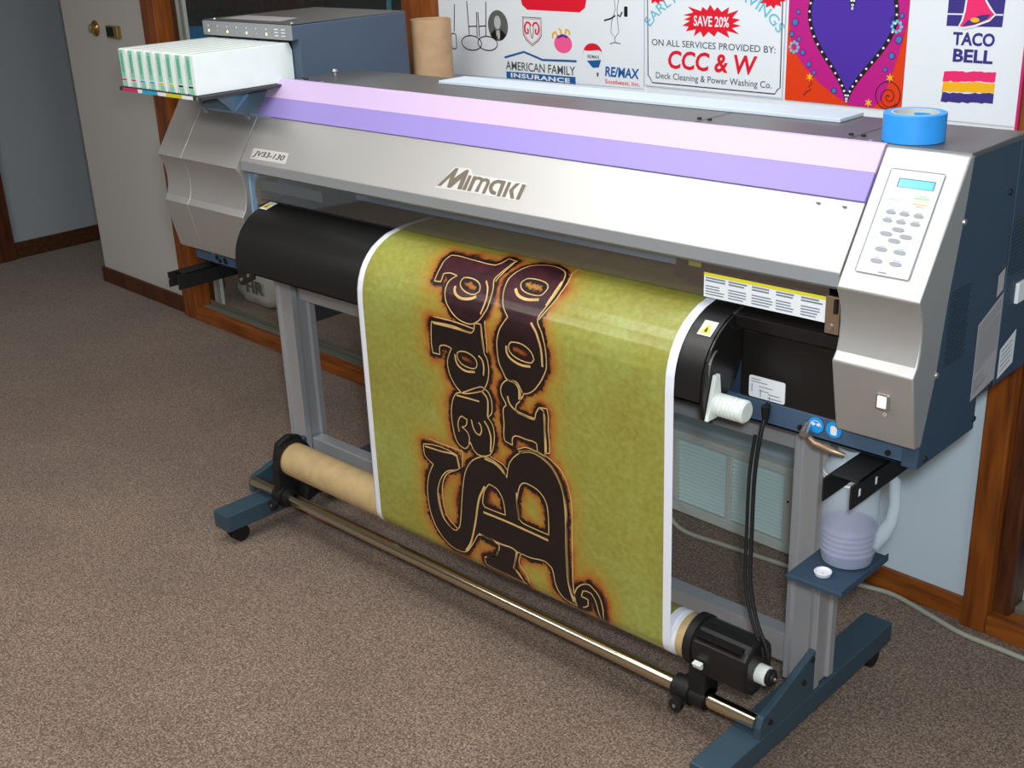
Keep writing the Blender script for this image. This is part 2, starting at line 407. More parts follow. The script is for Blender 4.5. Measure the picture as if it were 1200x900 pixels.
tag(stl, 'dark wooden stool behind the glass under a blue bucket', 'stool')
# right of the printer, behind window_2
b2 = empty('blue_bin', (-.62, 2.85, 0))
build('bin_body', MB().prism([(-.86, 0), (-.36, 0), (-.34, .52), (-.88, .52)], 2.68, 3.0, 'y'), 'blue_bin', b2, bevel=.01)
build('rim', MB().box(-.90, -.32, 2.66, 3.02, .52, .545), 'blue_bin', b2, bevel=.006)
tag(b2, 'blue bin on the floor behind the right window', 'bin')
tag(build('white_carton', MB().box(-.86, -.70, 2.585, 2.67, 0, .11), 'vent_frame', bevel=.004), 'small white carton on the floor behind the right window', 'carton')
hs = MB().tube([(-.89, 2.60, .20), (-.84, 2.60, .21), (-.78, 2.61, .25), (-.74, 2.62, .33), (-.72, 2.63, .45), (-.71, 2.62, .57)], .013)
ch = tag(build('black_hose', hs, 'rubber', smooth=60), 'curved black hose leaning on the blue bin', 'hose')

# ------------------------------------------------------------------ wall fittings, frame=WALL
kn = empty('lock_knob', WALL @ Vector((-5.095, 0, 1.213)))
build('rosette', MB().lathe([(0, .034), (-.006, .034), (-.012, .028)][::-1], (-5.095, 0, 1.213), 'y', 28), 'brass', kn, smooth=40, frame=WALL)
build('cylinder', MB().lathe([(-.012, .021), (-.026, .019), (-.028, .012)][::-1], (-5.095, 0, 1.213), 'y', 24), 'brass', kn, smooth=40, frame=WALL)
build('turn_piece', MB().box(-5.098, -5.092, -.036, -.026, 1.201, 1.225), 'steel', kn, frame=WALL)
tag(kn, 'round brass lock knob on the white wall near the hallway corner', 'knob')
lt = empty('latch_box', WALL @ Vector((-4.92, 0, 1.207)))
build('latch_case', MB().box(-4.965, -4.865, -.02, 0, 1.18, 1.232), 'brass', lt, bevel=.003, frame=WALL)
build('latch_mouth', MB().box(-4.957, -4.90, -.0225, -.0195, 1.188, 1.226), 'rubber', lt, frame=WALL)
tag(lt, 'square brass latch with a dark opening beside the round knob', 'latch')

# wall register
dm('vent_back', srgb(110, 128, 128), .7)
vg = empty('wall_register', WALL @ Vector((-1.64, 0, 0)))
u0, u1, z0, z1 = -1.85, -1.435, .004, .262
fr = MB()
fr.box(u0, u1, -.042, 0, z1-.022, z1).box(u0, u1, -.03, 0, z0, z0+.03).box(u0, u0+.03, -.0295, 0, z0+.03, z1-.022).box(u1-.03, u1, -.0295, 0, z0+.03, z1-.022).box(-1.652, -1.634, -.0295, 0, z0+.03, z1-.022)
build('register_frame', fr, 'vent_frame', vg, frame=WALL, bevel=.002)
build('register_back', MB().box(u0+.02, u1-.02, -.008, 0, z0+.02, z1-.02), 'vent_back', vg, frame=WALL)
me = None
for cx0, cx1 in ((u0+.03, -1.652), (-1.634, u1-.03)):
    for i in range(17):
        z = z0+.036+i*.0118
        if me is None or cx0 != last:
            s0 = build('slat', MB().prism([(-.024, z-.003), (-.010, z+.0055), (-.010, z+.007), (-.024, z-.0015)], cx0, cx1, 'x'), 'vent', vg, frame=WALL); me = s0.data; last = cx0; zb = z
        else:
            s = s0.copy(); C.objects.link(s); s.parent = vg; s.location = (0, 0, z-zb)
build('screw', MB().lathe([(-.033, .003), (-.029, .003)], (u1-.014, 0, .16), 'y', 10), 'ink_dark', vg, frame=WALL)
tag(vg, 'pale louvred wall vent low on the wall under the printer', 'vent')

# ------------------------------------------------------------------ signs on the wall (flat print on thin boards)
def WF(d): return lambda a, b: Vector((a, -d, b))
def sgn(loc): return empty('wall_sign_board', WALL @ Vector(loc))
backer = tag(build('backing_board', MB().box(-2.778, -.968, -.004, 0, 1.155, 1.80), 'sign_white', frame=WALL), 'long white backing board fixed to the wall under the printed signs', 'board')
def panel(root, a, b, c, d, m='sign_white', t=(.004, .007)): return build('board', MB().box(a, b, -t[1], -t[0], c, d), m, root, frame=WALL)
D = .0075
# 1 logo sheet
s1 = empty('logo_sign', WALL @ Vector((-2.37, -.004, 1.172)))
panel(s1, -2.772, -1.968, 1.172, 1.79)
f = WF(D); f2 = WF(D+.0006)
build('border_line', ribbon([(-2.772, 1.174), (-1.968, 1.186)], .0015, f), 'sign_line', s1, frame=WALL)
build('roof_line', ribbon([(-2.492, 1.237), (-2.411, 1.257), (-2.337, 1.239), (-2.206, 1.243)], .006, f), 'amfam_blue', s1, frame=WALL)
build('lettering', text('AMERICAN FAMILY', (-2.488, 1.2035, -2.212, 1.228), f, bold=.012), 'slate', s1, frame=WALL)
build('name_bar', fill([[(-2.487, 1.1785), (-2.211, 1.1805), (-2.211, 1.2005), (-2.487, 1.198)]], f), 'amfam_blue', s1, frame=WALL)
build('lettering', text('INSURANCE', (-2.468, 1.1825, -2.232, 1.1955), f2, bold=.035, spacing=1.1), 'sign_white', s1, frame=WALL)
build('lettering', text('RE/MAX', (-2.102, 1.210, -1.982, 1.2365), f, bold=.03, shear=.1), 'amfam_blue', s1, frame=WALL)
build('lettering', text('Southeast, Inc.', (-2.102, 1.190, -1.980, 1.2025), f, bold=.01), 'red', s1, frame=WALL)
bc = (-2.146, 1.268)
def balloon(a0, a1, z0, z1):
    pts = []
    for i in range(17):
        a = math.radians(200-220*i/16); pts.append((bc[0]+.033*math.cos(a), bc[1]+.026*math.sin(a)))
    return pts
arc_ = [(bc[0]+.034*math.cos(math.radians(a)), bc[1]+.026*math.sin(math.radians(a))) for a in range(190, -11, -12)]
top = [p for p in arc_ if p[1] >= 1.272]
build('balloon_top', fill([top+[(-2.125, 1.277), (-2.165, 1.273)]], f), 'red', s1, frame=WALL)
build('balloon_base', fill([[(-2.168, 1.247), (-2.116, 1.252), (-2.124, 1.232), (-2.146, 1.229)]], f), 'amfam_blue', s1, frame=WALL)
build('balloon_line', ribbon([bc_ for bc_ in arc_], .001, f), 'sign_line', s1, frame=WALL)
build('balloon_basket', fill([[(-2.133, 1.217), (-2.125, 1.218), (-2.126, 1.208), (-2.131, 1.207)]], f), 'slate', s1, frame=WALL)
build('lettering', text('RE/MAX', (-2.165, 1.254, -2.122, 1.263), f, bold=.02), 'slate', s1, frame=WALL)
build('portrait_oval', fill([ell(-2.515, 1.325, .042, .043, 32)], f), 'photo_grey', s1, frame=WALL)
mb = fill([ell(-2.516, 1.334, .014, .019, 20)], f2); fill([[(-2.528, 1.287), (-2.505, 1.287), (-2.510, 1.312), (-2.520, 1.312)]], f2, mb)
build('portrait_bust', mb, 'photo_light', s1, frame=WALL)
build('portrait_coat', fill([[(-2.549, 1.298), (-2.528, 1.315), (-2.519, 1.296), (-2.515, 1.286), (-2.532, 1.286)], [(-2.507, 1.296), (-2.503, 1.316), (-2.482, 1.300), (-2.498, 1.286), (-2.511, 1.286)]], f2) if 0 else fill([[(-2.549, 1.298), (-2.528, 1.315), (-2.519, 1.296), (-2.515, 1.286), (-2.532, 1.286)]], f2, fill([[(-2.507, 1.296), (-2.503, 1.316), (-2.482, 1.300), (-2.498, 1.286), (-2.511, 1.286)]], f2)), 'black_ink', s1, frame=WALL)
sh = [(-2.413, 1.353), (-2.338, 1.352), (-2.340, 1.303), (-2.352, 1.290), (-2.376, 1.276), (-2.400, 1.291), (-2.411, 1.304)]
build('shield', ribbon(sh, .0025, f, True), 'ink_dark', s1, frame=WALL)
build('shield_inner', ribbon([(-2.376+(a+2.376)*.88, 1.318+(b-1.318)*.88) for a, b in sh], .0018, f, True), 'red', s1, frame=WALL)
mb = MB()
for sg in (-1, 1):
    ribbon([(-2.376+sg*q[0], q[1]) for q in ((.003, 1.330), (.010, 1.338), (.020, 1.339), (.027, 1.330), (.028, 1.318), (.022, 1.308), (.015, 1.310), (.014, 1.318), (.018, 1.322))], .0055, f2, mb=mb)
build('ram_horns', mb, 'red', s1, frame=WALL)
mb = MB(); [ribbon([(-2.376+sg*.007, 1.331), (-2.376+sg*.006, 1.315), (-2.376+sg*.002, 1.298), (-2.376, 1.296)], .002, f2, mb=mb) for sg in (-1, 1)]
build('ram_face', mb, 'ink_dark', s1, frame=WALL)
build('pink_blob', fill([ell(-2.256, 1.287, .034, .025, 28)], f), 'pink', s1, frame=WALL)
mb = MB()
for q in (((-2.275, 1.307), (-2.285, 1.318), (-2.294, 1.312), (-2.295, 1.300)), ((-2.262, 1.309), (-2.264, 1.324), (-2.271, 1.327)), ((-2.248, 1.309), (-2.243, 1.326), (-2.232, 1.322), (-2.230, 1.312))): ribbon(q, .006, f2, mb=mb)
build('jester_hat', mb, 'amber', s1, frame=WALL)
build('hat_band', ribbon([(-2.278, 1.303), (-2.256, 1.310), (-2.238, 1.305)], .006, WF(D+.001)), 'purple', s1, frame=WALL)
build('red_badge', fill([[(-2.419, 1.41), (-2.412, 1.385), (-2.392, 1.373), (-2.192, 1.372), (-2.172, 1.384), (-2.165, 1.41), (-2.165, 1.56), (-2.19, 1.59), (-2.39, 1.59), (-2.419, 1.56)]], f), 'red', s1, frame=WALL)
mb = MB()
ribbon(ell(-2.632, 1.271, .044, .021, 26), .0032, f, True, mb=mb); ribbon(ell(-2.562, 1.273, .042, .020, 26), .0032, f, True, mb=mb)
for q in ([(-2.645, 1.39), (-2.640, 1.290)], [(-2.604, 1.36), (-2.606, 1.291)], [(-2.598, 1.36), (-2.596, 1.291)], [(-2.562, 1.39), (-2.568, 1.292)], [(-2.642, 1.318), (-2.606, 1.320)], [(-2.597, 1.320), (-2.567, 1.322)], [(-2.700, 1.38), (-2.708, 1.300)]): ribbon(q, .0034, f, mb=mb)
ribbon(rrect(-2.722, -2.700, 1.250, 1.295, .008), .0032, f, True, mb=mb)
build('cartoon_legs', mb, 'black_ink', s1, frame=WALL)
mb = MB()
ribbon([(-2.070, 1.42), (-2.064, 1.385), (-2.078, 1.350), (-2.080, 1.325), (-2.066, 1.312), (-2.052, 1.326), (-2.056, 1.350), (-2.058, 1.385), (-2.050, 1.42)], .0016, f, mb=mb)
ribbon([(-2.066, 1.312), (-2.066, 1.300), (-2.084, 1.295)], .002, f, mb=mb); ribbon([(-2.066, 1.300), (-2.046, 1.297)], .002, f, mb=mb)
ribbon([(-2.064, 1.368), (-2.080, 1.360), (-2.104, 1.354)], .004, f, mb=mb); ribbon([(-2.056, 1.370), (-2.048, 1.366), (-2.040, 1.378)], .004, f, mb=mb)
fill([rrect(-2.034, -2.022, 1.366, 1.392, .003)], f, mb)
build('cartoon_waiter', mb, 'black_ink', s1, frame=WALL)
tag(s1, 'white sign sheet crowded with business logos behind the printer', 'sign')
# 2 savings sign
s2 = empty('savings_sign', WALL @ Vector((-1.75, -.004, 1.194)))
panel(s2, -1.965, -1.539, 1.195, 1.79)
build('border_line', ribbon([(-1.958, 1.6), (-1.952, 1.222), (-1.946, 1.218), (-1.938, 1.205), (-1.560, 1.205), (-1.553, 1.216), (-1.546, 1.220), (-1.552, 1.6)], .0028, f), 'ink_dark', s2, frame=WALL)
build('sheet_edge', ribbon([(-1.964, 1.78), (-1.964, 1.197), (-1.540, 1.197), (-1.540, 1.78)], .0015, f), 'sign_line', s2, frame=WALL)
bp = [(-1.840, 1.377), (-1.815, 1.374), (-1.838, 1.366), (-1.818, 1.364), (-1.842, 1.351), (-1.822, 1.350), (-1.830, 1.338), (-1.800, 1.344), (-1.805, 1.327), (-1.785, 1.340), (-1.776, 1.326), (-1.760, 1.340), (-1.742, 1.329), (-1.733, 1.342), (-1.697, 1.328), (-1.705, 1.344), (-1.668, 1.338), (-1.690, 1.351), (-1.664, 1.358), (-1.688, 1.362), (-1.667, 1.372), (-1.690, 1.375), (-1.672, 1.394), (-1.704, 1.384), (-1.700, 1.400), (-1.722, 1.388), (-1.735, 1.399), (-1.744, 1.390), (-1.757, 1.404), (-1.766, 1.390), (-1.780, 1.398), (-1.785, 1.388), (-1.826, 1.398), (-1.808, 1.384)]
build('starburst', fill([bp], f), 'red', s2, frame=WALL)
build('lettering', text('SAVE 20%', (-1.806, 1.352, -1.699, 1.377), f2, bold=.02), 'sign_white', s2, frame=WALL)
build('lettering', text('ON ALL SERVICES PROVIDED BY:', (-1.940, 1.299, -1.563, 1.315), f, bold=.004), 'slate', s2, frame=WALL)
build('lettering', text('CCC & W', (-1.886, 1.244, -1.613, 1.290), f, bold=.025, shear=.12), 'red', s2, frame=WALL)
build('lettering', text('Deck Cleaning & Power Washing Co.', (-1.926, 1.212, -1.570, 1.233), f, bold=.004), 'slate', s2, frame=WALL)
def arc(a, b):
    an = (a+1.752)/.205; r = .245+b
    return (-1.752+r*math.sin(an*.94), 1.205+r*math.cos(an*.94)*.92)
build('lettering', text('EARLY SPRING SAVINGS', (-1.950, 0, -1.554, .028), f, bold=.008, post=arc), 'cyan', s2, frame=WALL)
for c_, s_ in (((-1.925, 1.425), 1), ((-1.578, 1.425), -1)):
    build('starburst', fill([[(c_[0]+(.040 if i % 2 else .026)*math.cos(i*math.pi/11), c_[1]+(.026 if i % 2 else .018)*math.sin(i*math.pi/11)) for i in range(22)]], f), 'red', s2, frame=WALL)
tag(s2, 'white savings sign with red starburst and red lettering', 'sign')
# 3 heart poster
s3 = empty('heart_poster', WALL @ Vector((-1.38, -.004, 1.194)))
panel(s3, -1.532, -1.230, 1.194, 1.62, 'poster_orange')
def clipx(p): return (max(-1.531, min(-1.231, p[0])), p[1])
heart = []
for i in range(60):
    t = 2*math.pi*i/60; hx = 16*math.sin(t)**3; hz = 13*math.cos(t)-5*math.cos(2*t)-2*math.cos(3*t)-math.cos(4*t)
    heart.append((hx*.0092, hz*.0092))
cx, cz = -1.378, 1.368
build('heart_shape', fill([[(-1.531, 1.60), (-1.531, 1.40), (-1.524, 1.345), (-1.512, 1.308), (-1.48, 1.270), (-1.442, 1.241), (-1.40, 1.216), (-1.359, 1.1955), (-1.30, 1.1955), (-1.280, 1.212), (-1.262, 1.258), (-1.245, 1.32), (-1.231, 1.38), (-1.231, 1.60)]], f), 'poster_mag', s3, frame=WALL)
inner = [(cx+.012+a*.74, cz-.008+b*1.0) for a, b in heart]
build('inner_heart', fill([inner], f2), 'purple', s3, frame=WALL)
mb = MB(); N_ = len(inner); acc = 0
for i in range(0, 60): fill([ell(inner[i][0], inner[i][1], .0030, .0026, 8)], WF(D+.0012), mb)
build('heart_dots', mb, 'sign_white', s3, frame=WALL)
build('heart_rim', ribbon(inner, .0095, WF(D+.0009), True), 'black_ink', s3, frame=WALL)
mb = MB(); mbd = MB()
for (a, b, r) in ((-1.512, 1.372, .008), (-1.520, 1.345, .006), (-1.500, 1.335, .005), (-1.488, 1.305, .006), (-1.470, 1.280, .006), (-1.455, 1.262, .005), (-1.265, 1.385, .008), (-1.248, 1.345, .008), (-1.262, 1.310, .007), (-1.245, 1.395, .005), (-1.275, 1.280, .005), (-1.505, 1.395, .005), (-1.40, 1.225, .006)):
    ribbon(ell(a, b, r*1.05, r*1.05, 14), .0012, f2, True, mb=mbd); fill([ell(a, b, r*.9, r*.9, 12)], f2, mb)
build('blue_dots', mb, 'poster_blue', s3, frame=WALL); build('dot_rings', mbd, 'black_ink', s3, frame=WALL)
mb = MB()
for a, b in ((-1.512, 1.316), (-1.255, 1.372)):
    for j in range(8): fill([ell(a+.011*math.cos(j*math.pi/4), b+.011*math.sin(j*math.pi/4), .004, .004, 8)], WF(D+.001), mb)
build('flowers', mb, 'cyan', s3, frame=WALL)
for a, b in ((-1.466, 1.251), (-1.262, 1.263), (-1.310, 1.205)): build('star', fill([[(a+(.011 if i % 2 else .004)*math.cos(i*math.pi/6), b+(.011 if i % 2 else .004)*math.sin(i*math.pi/6)) for i in range(12)]], WF(D+.001)), 'amber', s3, frame=WALL)
mb = MB()
sp = lambda a, b, r, t: [(a+r*(i/24)*math.cos(t*i/24), b+r*(i/24)*math.sin(t*i/24)) for i in range(25)]
ribbon(sp(-1.262, 1.222, .024, 12), .0016, f2, mb=mb); ribbon(ell(-1.264, 1.225, .030, .030, 24), .0018, f2, True, mb=mb)
ribbon([(-1.466, 1.243), (-1.458, 1.236), (-1.468, 1.230), (-1.460, 1.222), (-1.472, 1.218), (-1.480, 1.208)], .0016, f2, mb=mb)
build('scrolls', mb, 'black_ink', s3, frame=WALL)
tag(s3, 'orange poster with a magenta heart and blue dots', 'poster')
# 4 bell sign
s4 = empty('bell_sign', WALL @ Vector((-1.1, -.004, 1.184)))
panel(s4, -1.229, -.970, 1.184, 1.79)
build('lettering', text('TACO', (-1.125, 1.340, -1.034, 1.367), f, bold=.035), 'navy', s4, frame=WALL)
build('lettering', text('BELL', (-1.121, 1.306, -1.034, 1.333), f, bold=.035), 'navy', s4, frame=WALL)
rb = random.Random(5)
def band(a0, z0, a1, z1, dr):
    pts = []
    for i in range(15): pts.append((a0+(a1-a0)*i/14, z1+dr*i/14+rb.uniform(-.0015, .0015)))
    for i in range(15): pts.append((a1-(a1-a0)*i/14+.0025*math.sin(i*2.1), z0+dr*(1-i/14)+rb.uniform(-.0015, .0015)))
    return pts
for m_, z in (('mag', 1.265), ('amber', 1.243), ('navy', 1.221)):
    build('brush_band', fill([band(-1.137, z, -1.024, z+.020, .006)], f), m_, s4, frame=WALL)
build('purple_block', fill([[(-1.142, 1.378), (-1.022, 1.380), (-1.020, 1.470), (-1.142, 1.468)]], f), 'navy', s4, frame=WALL)
build('block_line', ribbon([(-1.142, 1.402), (-1.022, 1.404)], .003, f2), 'sign_white', s4, frame=WALL)
bell = [(-1.114, 1.378), (-1.108, 1.390), (-1.104, 1.410), (-1.102, 1.440), (-1.088, 1.456), (-1.070, 1.452), (-1.060, 1.430), (-1.048, 1.414), (-1.038, 1.404), (-1.050, 1.392), (-1.080, 1.380), (-1.104, 1.375)]
build('bell_edge', ribbon(bell, .004, WF(D+.0012), True), 'sign_white', s4, frame=WALL)
build('bell', fill([bell], WF(D+.0010)), 'mag', s4, frame=WALL)
build('bell_mouth', fill([[(-1.106, 1.379), (-1.096, 1.390), (-1.070, 1.402), (-1.048, 1.404), (-1.056, 1.394), (-1.080, 1.383)]], WF(D+.0014)), 'navy', s4, frame=WALL)
build('clapper', fill([ell(-1.080, 1.392, .010, .005, 12, .5)], WF(D+.0018)), 'amber', s4, frame=WALL)
tag(s4, 'white sign with a pink bell above three brush bands', 'sign')
build('edge_strip', MB().box(-.972, -.966, -.009, 0, 1.155, 1.80), 'tint_pink', backer, frame=WALL)

# standing cardboard tube and the white board lying behind the printer top
tb = empty('cardboard_tube', (-2.625, 2.42, 0))
build('tube_wall', MB().lathe([(0, .058), (1.355, .058), (1.355, .052), (.01, .052)], (-2.625, 2.42, 0), 'z', 32, False), 'cardboard_tube', tb, smooth=40)
tag(tb, 'brown cardboard tube standing upright behind the printer by the oak post', 'tube')
# ================================================================== THE PRINTER
PR = empty('large_format_printer', (-1.87, 1.92, 0))
tag(PR, 'wide silver and lilac inkjet printer on a stand with a print hanging from it', 'printer')
XL, XR = -3.085, -.80
A_, B_ = Vector((1.907, 1.245)), Vector((1.763, 1.031))
TD = (B_-A_).normalized(); NO = Vector((TD.y, -TD.x))            # outward normal in (y, z)
if NO.x > 0: NO = -NO
def SL(off):                                                     # point on the sloping front: x, t (0 top .. 1 nose)
    return lambda x, t: Vector((x, A_.x+(B_.x-A_.x)*t+NO.x*off, A_.y+(B_.y-A_.y)*t+NO.y*off))
def sl(t, off=0): p = SL(off)(0, t); return (p.y, p.z)
LEN = (B_-A_).length

# feet, castors, legs
def foot(x0, nm='foot_beam'):
    ft = build('foot_beam', MB().box(x0, x0+.07, 1.56, 2.25, .05, .10), 'teal_foot', PR, bevel=.003)
    for y in (1.61, 2.20):
        build('caster', MB().lathe([(-.022, .016), (-.022, .024), (-.006, .026), (-.006, .012), (.006, .012), (.006, .026), (.022, .024), (.022, .016)], (x0+.035, y, .026), 'x', 20).lathe([(.03, .012), (.052, .014)], (x0+.035, y, 0), 'z', 14), 'rubber', ft, smooth=40)
    return ft
fl = foot(-2.715); fr_ = foot(-1.085)
def legprof(x0, x1, y0, y1):
    g = .007
    return [(x0, y0), (x0+.010, y0), (x0+.014, y0+g), (x0+.055*.95, y0+g), (x1-.012, y0), (x1, y0), (x1, y0+.02), (x1-g, y0+.024), (x1-g, y1-.024), (x1, y1-.02), (x1, y1), (x0, y1)]
for x0 in (-2.795, -1.092):
    x1 = x0+.075
    lg = build('leg', MB().prism(legprof(x0, x1, 1.905, 1.985), .105, .715, 'z'), 'aluminium', PR, bevel=.0015)
build('leg_mount', MB().box(-2.80, -2.70, 1.895, 2.0, .10, .155), 'teal_foot', PR, bevel=.003)
build('lower_crossbar', MB().box(-2.72, -1.092, 1.925, 1.965, .125, .195), 'aluminium', PR, bevel=.003)
build('upper_rail', MB().box(-2.72, -1.092, 1.93, 1.965, .625, .665).box(-2.72, -1.092, 1.927, 1.93, .655, .662), 'aluminium', PR, bevel=.002)
build('rear_shaft', MB().tube([(-2.74, 2.10, .615), (-1.05, 2.10, .615)], .019, 20), 'steel', PR, smooth=40)
for x in (-2.76, -1.07): build('shaft_bracket', MB().box(x, x+.012, 1.985, 2.13, .585, .66), 'blue', PR, bevel=.003)
build('connector_block', MB().box(-1.165, -1.10, 2.10, 2.20, .555, .585), 'rubber', PR, bevel=.004)
build('stand_beam', MB().box(-2.80, -1.01, 1.90, 1.99, .700, .716), 'blue', PR)
# gussets that carry the take-up rod
def gusset(x0, x1):
    pl = [(1.70, .098), (1.70, .125), (1.71, .148), (1.735, .152), (1.905, .205), (1.905, .098)]
    return build('side_gusset', MB().prism(pl, x0, x1, 'x'), 'teal_foot', PR, bevel=.003)
g1 = gusset(-2.738, -2.718); g2 = gusset(-1.032, -1.016)
for y, z in ((1.735, .125), (1.86, .15), (1.89, .19)): build('bolt', MB().lathe([(0, .006), (.004, .006), (.005, .003)], (-1.016, y, z), 'x', 10), 'rubber', g2)
rod = build('take_up_rod', MB().tube([(-2.72, 1.71, .132), (-1.03, 1.71, .132)], .0165, 28), 'chrome', PR, smooth=40)
# rod clamps
def clamp(x, side):
    c = build('rod_clamp', MB().lathe([(-.03, .021), (-.03, .025), (-.012, .025), (-.012, .030), (.014, .030), (.014, .025), (.05 if side else .03, .025), (.05 if side else .03, .021)], (x, 1.71, .132), 'x', 20), 'rubber', PR, smooth=30)
    build('clamp_knob', MB().lathe([(0, .006), (-.02, .007), (-.022, .015), (-.034, .016), (-.036, .012)][::-1], (x, 1.697, .119), 'y', 12), 'rubber', c, smooth=30)
    build('bolt', MB().lathe([(-.0385, .004), (-.036, .004)], (x, 1.697, .119), 'y', 8), 'steel', c)
    return c
clamp(-2.575, 0); clamp(-1.195, 1)
# left take-up arm with its ring
CY, CZ, CR = 1.745, .236, .0475
arm = MB().prism([(1.685, .125), (1.735, .10), (1.775, .20), (1.80, .25), (1.785, .292), (1.745, .307), (1.705, .292), (1.693, .25)], -2.592, -2.570, 'x')
arm.prism([(1.735, .11), (1.80, .13), (1.84, .115), (1.84, .128), (1.80, .15), (1.75, .16)], -2.59, -2.52, 'x')
ta = build('take_up_arm', arm, 'rubber', PR, bevel=.006)
build('arm_ring', MB().lathe([(-.012, .052), (-.012, .058), (.010, .058), (.010, .050)], (-2.568, CY, CZ), 'x', 32, False), 'black', ta, smooth=40)
# right drive unit
hp = []
for i in range(9): a = math.radians(180-180*i/8); hp.append((CY-.012+.050*math.cos(a), CZ+.022+.040*math.sin(a)))
hp += [(1.783, .205), (1.765, .190), (1.725, .184), (1.692, .196)]
du = build('drive_housing', MB().prism(hp, -1.175, -1.045, 'x'), 'black', PR, bevel=.008, seg=3)
build('drive_flange', MB().lathe([(0, .040), (0, .055), (.018, .055), (.022, .048)], (-1.197, CY-.004, CZ+.006), 'x', 32), 'rubber', du, smooth=35)
for dz in (.012, .022): build('rib', MB().box(-1.170, -1.060, 1.70-.012, 1.705, CZ+.03+dz, CZ+.034+dz), 'black_satin', du)
build('drive_neck', MB().prism([(1.69, .13), (1.745, .13), (1.75, .215), (1.695, .215)], -1.185, -1.145, 'x'), 'rubber', du, bevel=.004)
dl = build('white_dial', MB().lathe([(0, .020), (.020, .020), (.022, .018)], (-1.045, CY-.012, CZ-.006), 'x', 24), 'white_plastic', du, smooth=35)
build('dial_knob', MB().lathe([(.020, .016), (.030, .018), (.032, .013), (.036, .012), (.036, .004)], (-1.045, CY-.012, CZ-.006), 'x', 14), 'rubber', du, smooth=30)
build('dial_screw', MB().lathe([(.036, .004), (.039, .003)], (-1.045, CY-.012, CZ-.006), 'x', 10), 'steel', du)
build('switch', MB().prism([(1.677, .220), (1.684, .220), (1.684, .234), (1.671, .232)], -1.162, -1.142, 'x'), 'white_plastic', du, bevel=.001)
build('support_bar', MB().box(-1.210, -1.060, 1.735, 1.765, .165, .20), 'rubber', PR, bevel=.003)

# base of the body
build('base_rail', MB().box(XL+.03, XR-.003, 1.824, 1.832, .713, .76).box(XL+.03, XR-.003, 1.824, 2.04, .713, .72), 'blue', PR, bevel=.002)
build('body_base', MB().prism([(1.90, .722), (1.90, .93), (2.34, .93), (2.34, .78), (2.04, .778), (2.04, .722)], XL+.02, XR-.031, 'x'), 'blue_dark', PR)
build('rear_housing', MB().prism([(2.0, .93), (1.99, 1.236), (2.14, 1.236), (2.345, 1.08), (2.345, .93)], XL+.02, XR-.031, 'x'), 'dark_inside', PR)
tp = build('top_panel', MB().prism([(1.908, 1.238), (1.912, 1.247), (2.142, 1.247), (2.352, 1.087), (2.352, 1.078), (2.138, 1.236)], -2.63, XR-.001, 'x'), 'top_grey', PR, bevel=.002)
build('top_panel_wing', MB().prism([(2.02, 1.19), (2.02, 1.20), (2.34, 1.09), (2.34, 1.08)], XL, -2.63, 'x'), 'blue', PR)
for x in (-1.355, -1.03):
    build('seam', MB().box(x-.0012, x+.0012, 1.915, 2.14, 1.2465, 1.2474), 'ink_dark', tp)
    for dx in (-.012, .012):
        for y in (1.955, 2.10): build('screw', MB().lathe([(0, .0045), (.003, .0045), (.004, .002)], (x+dx, y, 1.247), 'z', 10), 'rubber', tp)
for x in (-.985, -2.58, -2.5): build('screw', MB().lathe([(0, .004), (.003, .004), (.004, .002)], (x, 1.918, 1.247), 'z', 10), 'steel', tp)
# the lid
def slab(t0, t1, x0, x1, d=.006, out=0.0, extra=None):
    pl = [sl(t0, out), sl(t1, out)]+(extra or [])+[sl(t1, -d), sl(t0, -d)]
    return MB().prism(pl, x0, x1, 'x')
LX0, LX1 = -2.695, -.951
lid = build('lid', MB().prism([sl(.405), sl(.905), (1.778, 1.030), (1.792, 1.020), (1.795, 1.024), (1.785, 1.034), sl(.88, -.006), sl(.405, -.006)], LX0, LX1, 'x'), 'silver', PR, bevel=.0015)
build('lip', MB().prism([sl(.912, .0006), (1.7765, 1.0265), (1.791, 1.0175), (1.791, 1.0195), (1.778, 1.0285), sl(.912, -.0006)], LX0+.001, LX1-.001, 'x'), 'lip_grey', lid)
bx_ = 2.0
build('lilac_band', slab(.20, .405, LX0, LX1, .006, .0035), 'lilac', lid, bevel=.001)
build('light_lilac_band', MB().prism([sl(.20, .0036), (1.905, 1.2475), (1.914, 1.2490), (1.914, 1.243), sl(.20, -.004)], LX0, LX1, 'x'), 'lilac_light', lid, bevel=.001)
for x in (-1.035, -.985): build('screw', MB().lathe([(0, .0038), (.002, .0038)], tuple(SL(.001)(x, .455)), 'z', 10), 'steel', lid)
